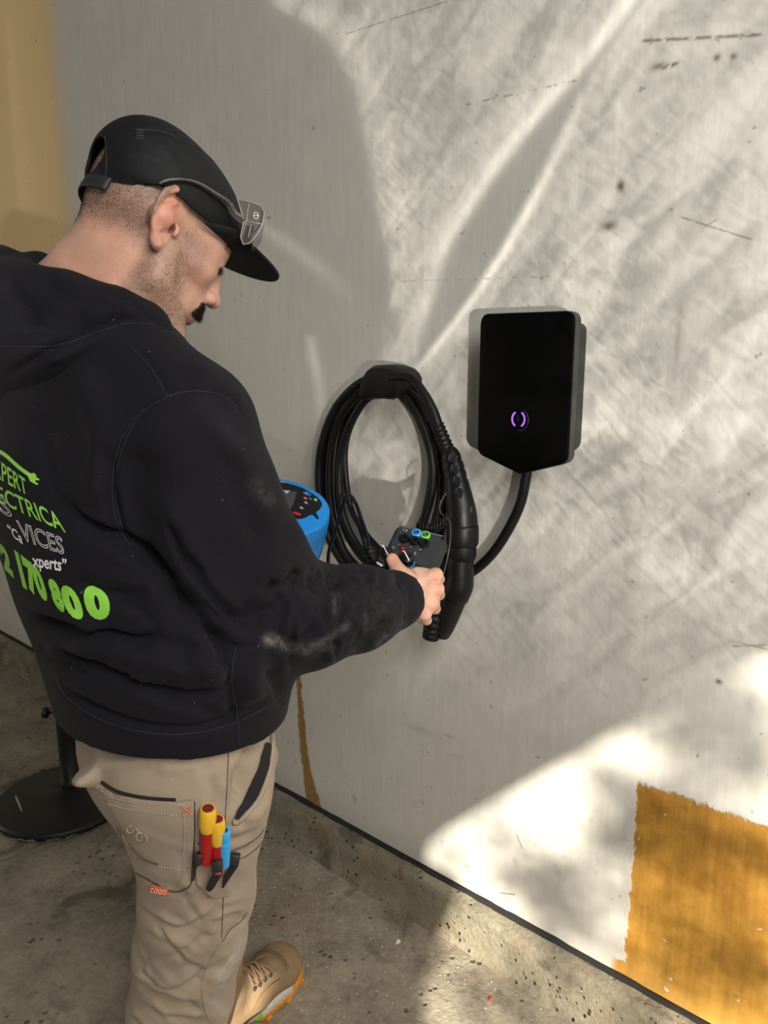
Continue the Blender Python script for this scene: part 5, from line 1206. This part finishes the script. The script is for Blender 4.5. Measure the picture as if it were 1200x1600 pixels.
k2, c2 = clip('black clip-on tool with a red tab, middle of the tool pocket', [(332, 1325, .028), (333, 1338, .026), (330, 1352, .022), (325, 1368, .018), (323, 1374, .016)], [.0062, .0066, .0062, .0056, .0035])
bm = bmesh.new(); n_ = (CAM-c2[1])/np.linalg.norm(CAM-c2[1]); box(bm, (.0085, .0018, .006), Matrix.Translation(c2[1]+n_*.0045) @ Matrix.Rotation(HEAD, 4, 'Z') @ Matrix.Rotation(-.5, 4, 'X'), .0006, 1); o = obj('red_tab', bm, mat('red_tab', (.75, .05, .06), .4), k2); o.matrix_parent_inverse = Matrix.Translation(-Vector(c2[-1]))
clip('black clip-on tool at the right edge of the tool pocket', [(356, 1327, .018), (354, 1340, .017), (350, 1356, .014), (344, 1374, .012)], [.006, .0055, .0052, .0012])

# ---------------------------------------------------------------- blue installation meter
mt = empty('installation_tester', 'blue bulky meter with black keypad face held behind the right sleeve', 'meter')
face_n = (CAM-MC)/np.linalg.norm(CAM-MC)*.55+ZU*.75+F3*.0; face_n /= np.linalg.norm(face_n)
def onplane(x, y, o, n):
    d = P(x, y, 1.0)-CAM; return CAM+d*(((o-CAM)@n)/(d@n))
FO = P(470, 780, 1.455)
M_mb = mat('cyan_blue_plastic', (.005, .255, .72), .42, bump=(150, .08, .001)); M_mk = mat('black_keypad', (.006, .006, .008), .35)
oq = [(360, 752), (395, 747), (432, 748), (470, 757), (500, 773), (514, 792), (514, 806), (505, 822), (480, 836), (450, 842), (400, 840), (360, 820), (345, 785)]
oc = catmull(oq, 5, True)
top = np.array([onplane(x, y, FO, face_n) for x, y in oc]); cen = top.mean(0)
def lay(sc, dep, sh=np.zeros(3)): return [tuple(cen+(p-cen)*sc-face_n*dep+sh) for p in top]
dn = np.array([0, 0, -1.0])
bm = bmesh.new(); loft(bm, [lay(.96, -.003), lay(.995, -.001), lay(1.0, .006), lay(.985, .030)]); obj('top_shell', bm, M_mb, mt, sharp=60)
bm = bmesh.new(); loft(bm, [lay(.98, .0305), lay(.975, .032), lay(.93, .060, dn*.004), lay(.86, .088, dn*.010), lay(.78, .10, dn*.014)]); obj('bottom_shell', bm, M_mb, mt, sharp=60)
def fpl(name, pts, dep, thick, m_, par=mt, r=0):
    a = [onplane(x, y, FO, face_n)+face_n*dep for x, y in pts]; bm = bmesh.new(); loft(bm, [[tuple(p) for p in a], [tuple(p+face_n*thick) for p in a]]); return obj(name, bm, m_, par, smooth=False)
kp = fpl('keypad', catmull([(405, 756), (435, 755), (470, 764), (494, 778), (503, 789), (500, 797), (494, 803), (498, 811), (495, 813), (487, 806), (474, 812), (455, 812), (430, 806), (410, 790)], 4, True), .0030, .0012, M_mk)
scr = fpl('screen', [(425, 766), (464, 772), (458, 792), (452, 800), (425, 792)], .0044, .0006, mat('grey_screen', (.06, .065, .075), .15))
fpl('screen_glint', [(442, 769), (453, 770), (448, 775)], .0052, .0003, mat('pale_screen_icon', (.45, .48, .45), .4), scr)  # pale triangle painted in as a glint on the screen
fpl('maker_mark', [(432, 754), (447, 756), (447, 757.5), (432, 755.5)], .0046, .0003, mat('grey_lettering', (.3, .3, .32), .5), kp)
def key(x, y, w_, h_, col, nm='key'): return fpl(nm, [(x+w_*math.cos(a), y+h_*math.sin(a)+w_*.25*math.cos(a)) for a in np.linspace(0, 2*math.pi, 13)[:-1]], .0044, .0018, mat('key_'+nm, col, .4) if False else mat('key_plastic', col, .4), kp)
for x, y, w_, h_, col in ((480, 775, 6.5, 3, (.03, .12, .35)), (477, 782, 3, 1.8, (.7, .12, .03)), (485, 783, 3, 1.8, (.05, .12, .25)), (493, 784.5, 2.8, 2, (.15, .5, .06)), (478, 789, 3, 1.6, (.25, .25, .26)), (471, 797, 3, 1.8, (.3, .3, .3)), (464, 806, 6.5, 2.2, (.5, .02, .02))): key(x, y, w_, h_, col)
for x, y in ((478.5, 774.5), (478, 789), (471, 797), (493, 784)):
    fpl('key_symbol', [(x-1.6, y-.6), (x+1.4, y-.1), (x+1.6, y+.7), (x-1.2, y+.2)], .0063, .0002, mat('symbol_white', (.7, .7, .7), .5) if x == 478.5 else bpy.data.materials['symbol_white'], kp)
set_origin(mt, tuple(cen-face_n*.1))

# ---------------------------------------------------------------- adaptor box held in the right hand
ad_ = empty('test_adaptor', 'black test adaptor box with blue and green sockets gripped in the right hand', 'tester')
TL, TR, BL = P(621, 820, 1.395), P(695, 839, 1.370), P(566, 890, 1.335)
ex = TR-TL; ey_ = BL-TL; an = np.cross(ex, ey_); an /= np.linalg.norm(an)
if an@(CAM-TL) < 0: an = -an
W_ = np.linalg.norm(ex); ex /= W_; ey_ = ey_-ex*(ey_@ex); H_ = .150; ey_ /= np.linalg.norm(ey_)
print('adaptor W', W_, 'normal', an)
def ap(u, v, z_=0): return TL+ex*u*W_+ey_*v*H_-an*z_
M_ab = mat('charcoal_case', (.011, .012, .0135), .5, bump=(300, .15, .001)); M_ap = mat('grey_panel', (.026, .029, .033), .5); M_blk2 = mat('knob_black', (.004, .004, .005), .35)
def outl2(i, z_): 
    q = round_poly([(0-i, 0-i), (W_+i, 0-i), (W_+i, H_+i), (-i, H_+i)], .012, 4); return [tuple(TL+ex*a+ey_*b_-an*z_) for a, b_ in q]
bm = bmesh.new(); loft(bm, [outl2(-.004, -.0005), outl2(.0, .003), outl2(.0035, .026), outl2(.0035, .030), outl2(.0, .052), outl2(-.004, .056)]); obj('case', bm, M_ab, ad_, sharp=45)
bm = bmesh.new(); q = [ap(u, v, -.0006) for u, v in ((.06, .02), (.94, .02), (.94, .44), (.80, .50), (.06, .40))]; loft(bm, [[tuple(p) for p in q], [tuple(p+an*.001) for p in q]]); obj('upper_panel', bm, M_ap, ad_, smooth=False)
bm = bmesh.new(); tube(bm, [ap(.0, .0, -.0005)+ex*.003, ap(1, 0, -.0005)-ex*.003], .0008, 6); obj('panel_edge', bm, mat('blue_grey_edge', (.12, .15, .2), .4), ad_)
def knobat(x, y): 
    d = P(x, y, 1.0)-CAM; return CAM+d*(((TL-CAM)@an)/(d@an))
for nm, x, y, r_, m_, in (('blue_socket', 650.5, 834.5, .0088, mat('blue_socket', (.05, .35, .85), .4)), ('green_socket', 665, 838, .0086, mat('green_socket', (.16, .45, .07), .4))):
    p = knobat(x, y); bm = bmesh.new(); lathe(bm, [(r_, .0), (r_, .005), (r_*.9, .006), (r_*.62, .006), (r_*.6, .002)], frame(p, an, ex), 24); o = obj(nm, bm, m_, ad_, sharp=50)
    bm = bmesh.new(); lathe(bm, [(r_*.56, .002), (r_*.56, .0064), (r_*.42, .0064)], frame(p, an, ex), 20); obj('insert', bm, M_blk2, o)
    bm = bmesh.new(); tube(bm, [p+an*.0068+ex*r_*.32*math.cos(a)+ey_*r_*.32*math.sin(a) for a in np.linspace(.4, 5.2, 9)], .0006, 5); obj('ring_mark', bm, m_, o)
for x, y in ((632, 844), (648, 847.5), (663, 851.5)):
    bm = bmesh.new(); lathe(bm, [(.0092, 0), (.0092, .006), (.0082, .008), (.0045, .008), (.004, .003)], frame(knobat(x, y), an, ex), 24); obj('safety_socket', bm, M_blk2, ad_, sharp=50)
for x, y, r_, m_ in ((628.5, 858, .0050, mat('red_led', (.17, .006, .01), .3)), (614, 857, .0030, mat('grey_toggle', (.10, .10, .11), .3)), (648, 866, .0032, bpy.data.materials['grey_toggle'])):
    bm = bmesh.new(); lathe(bm, [(r_*1.2, 0), (r_*1.2, .002), (r_, .003), (r_*.8, .0055), (r_*.3, .0065)], frame(knobat(x, y), an, ex), 16); obj('indicator' if r_ > .004 else 'toggle', bm, m_, ad_)
M_kw = mat('white_pointer', (.85, .85, .85), .4)
for x, y, rr_ in ((603, 867, .011), (636, 876, .012)):
    p = knobat(x, y); bm = bmesh.new(); lathe(bm, [(rr_, 0), (rr_*.98, .010), (rr_*.8, .012), (rr_*.2, .012)], frame(p, an, ex), 22); kk = obj('knob', bm, M_blk2, ad_, sharp=50)
    bm = bmesh.new(); a, b_ = knobat(x-3.5, y-7.5)+an*.0125, knobat(x+3.5, y+6)+an*.0125; tube(bm, [a-ex*.0045, a, b_], .0011, 6); obj('pointer', bm, M_kw, kk)
p = knobat(635, 884); bm = bmesh.new(); tube(bm, [p+an*.0012+ex*.012*math.cos(a)+ey_*.012*math.sin(a)-ey_*.006 for a in np.linspace(-.5, 1.9, 10)], .0009, 5); obj('blue_scale', bm, bpy.data.materials['blue_socket'], ad_)
p = knobat(617, 845); bm = bmesh.new(); tube(bm, [p+an*.0016+ex*.0055*math.cos(a)+ey_*.0045*math.sin(a) for a in np.linspace(0, 6.28, 14)[:-1]], .0007, 5, closed=True); obj('round_mark', bm, mat('dim_blue', (.03, .05, .12), .4), ad_)
M_sw = mat('panel_print', (.75, .75, .75), .5)
for k in range(2):
    p = knobat(631.5+k*4.2, 829+k*1.0)+an*.0016; bm = bmesh.new(); tube(bm, [p+ex*.0016*math.cos(a)+ey_*.0019*math.sin(a) for a in np.linspace(1.0, 5.3, 8)], .00035, 4)
    if k: tube(bm, [p-ex*.0015, p+ex*.0008], .00035, 4)
    obj('ce_letter', bm, M_sw, ad_)
p = knobat(626, 833.5)+an*.0016; bm = bmesh.new(); tube(bm, [p-ey_*.0016, p+ex*.0016+ey_*.0012, p-ex*.0016+ey_*.0012], .0003, 4, closed=True); obj('warning_triangle', bm, M_sw, ad_)
for k, (x, y) in enumerate(((622, 851), (640, 855), (655, 859), (642, 842), (657, 846))):
    a = knobat(x, y)+an*.0016; bm = bmesh.new(); tube(bm, [a, a+ex*.004], .0003, 4); obj('tick_print', bm, M_sw, ad_)
# corrugated outlet on its far right corner
set_origin(ad_, tuple(ap(.5, .5, .05)))
# plug and leads
tl = empty('test_lead', 'thin black test lead plugged into the lower left of the adaptor', 'lead')
c = [P(596, 888, 1.315), P(588, 882, 1.31), P(580, 868, 1.31), P(576, 858, 1.315)]
bm = bmesh.new(); tube(bm, catmull([P(607, 893, 1.315), P(598, 888, 1.31), P(586, 880, 1.31)], 6), [.015]*7+[.0165]*6, 18); obj('plug_body', bm, mat('shiny_black', (.006, .006, .008), .14), tl)
bm = bmesh.new(); cc_ = catmull([P(586, 880, 1.31), P(581, 870, 1.31), P(577, 858, 1.315)], 8); tube(bm, cc_, [.0092+(.0018 if i % 4 < 2 else -.0012) for i in range(len(cc_))], 14); obj('plug_boot', bm, M_blk, tl)
bm = bmesh.new(); tube(bm, catmull([P(577, 860, 1.315), P(574, 840, 1.33), P(565, 812, 1.35), P(556, 787, 1.37), P(548, 775, 1.385), P(540, 776, 1.40), P(534, 795, 1.41), P(524, 830, 1.42), P(514, 862, 1.43), P(511, 900, 1.44), P(500, 940, 1.44)], 8), .0036, 10); obj('lead_wire', bm, mat('glossy_wire', (.008, .008, .009), .2), tl)
bm = bmesh.new(); tube(bm, catmull([P(572, 865, 1.33), P(568, 845, 1.34), P(558, 815, 1.36), P(549, 790, 1.38)], 8), .0030, 10); obj('lead_wire', bm, bpy.data.materials['glossy_wire'], tl)
set_origin(tl, tuple(c[0]))
tc_ = empty('tether_cord', 'coiled black tether cord and thin wire between adaptor and plug', 'cord')
bm = bmesh.new(); hp = []
A_, B_ = P(652, 826, 1.42), P(702, 806, 1.425)
for i in range(220):
    u = i/219; ctr = A_*(1-u)+B_*u-ZU*.012*math.sin(u*math.pi)+ZU*.0; a = u*2*math.pi*11; hp.append(ctr+(ZU*.010*math.cos(a)+FW*.010*math.sin(a)))
tube(bm, hp, .0022, 6); obj('coil', bm, M_blk, tc_)
bm = bmesh.new(); tube(bm, catmull([P(697, 770, 1.44), P(690, 782, 1.44), P(687, 792, 1.44), P(690, 803, 1.43), P(701, 812, 1.41), P(704, 830, 1.40), P(702, 855, 1.39), P(696, 885, 1.385), P(688, 915, 1.385), P(684, 930, 1.38)], 8), .0013, 8); obj('wire', bm, mat('grey_sheen_wire', (.05, .05, .05), .25), tc_)
set_origin(tc_, tuple(A_))
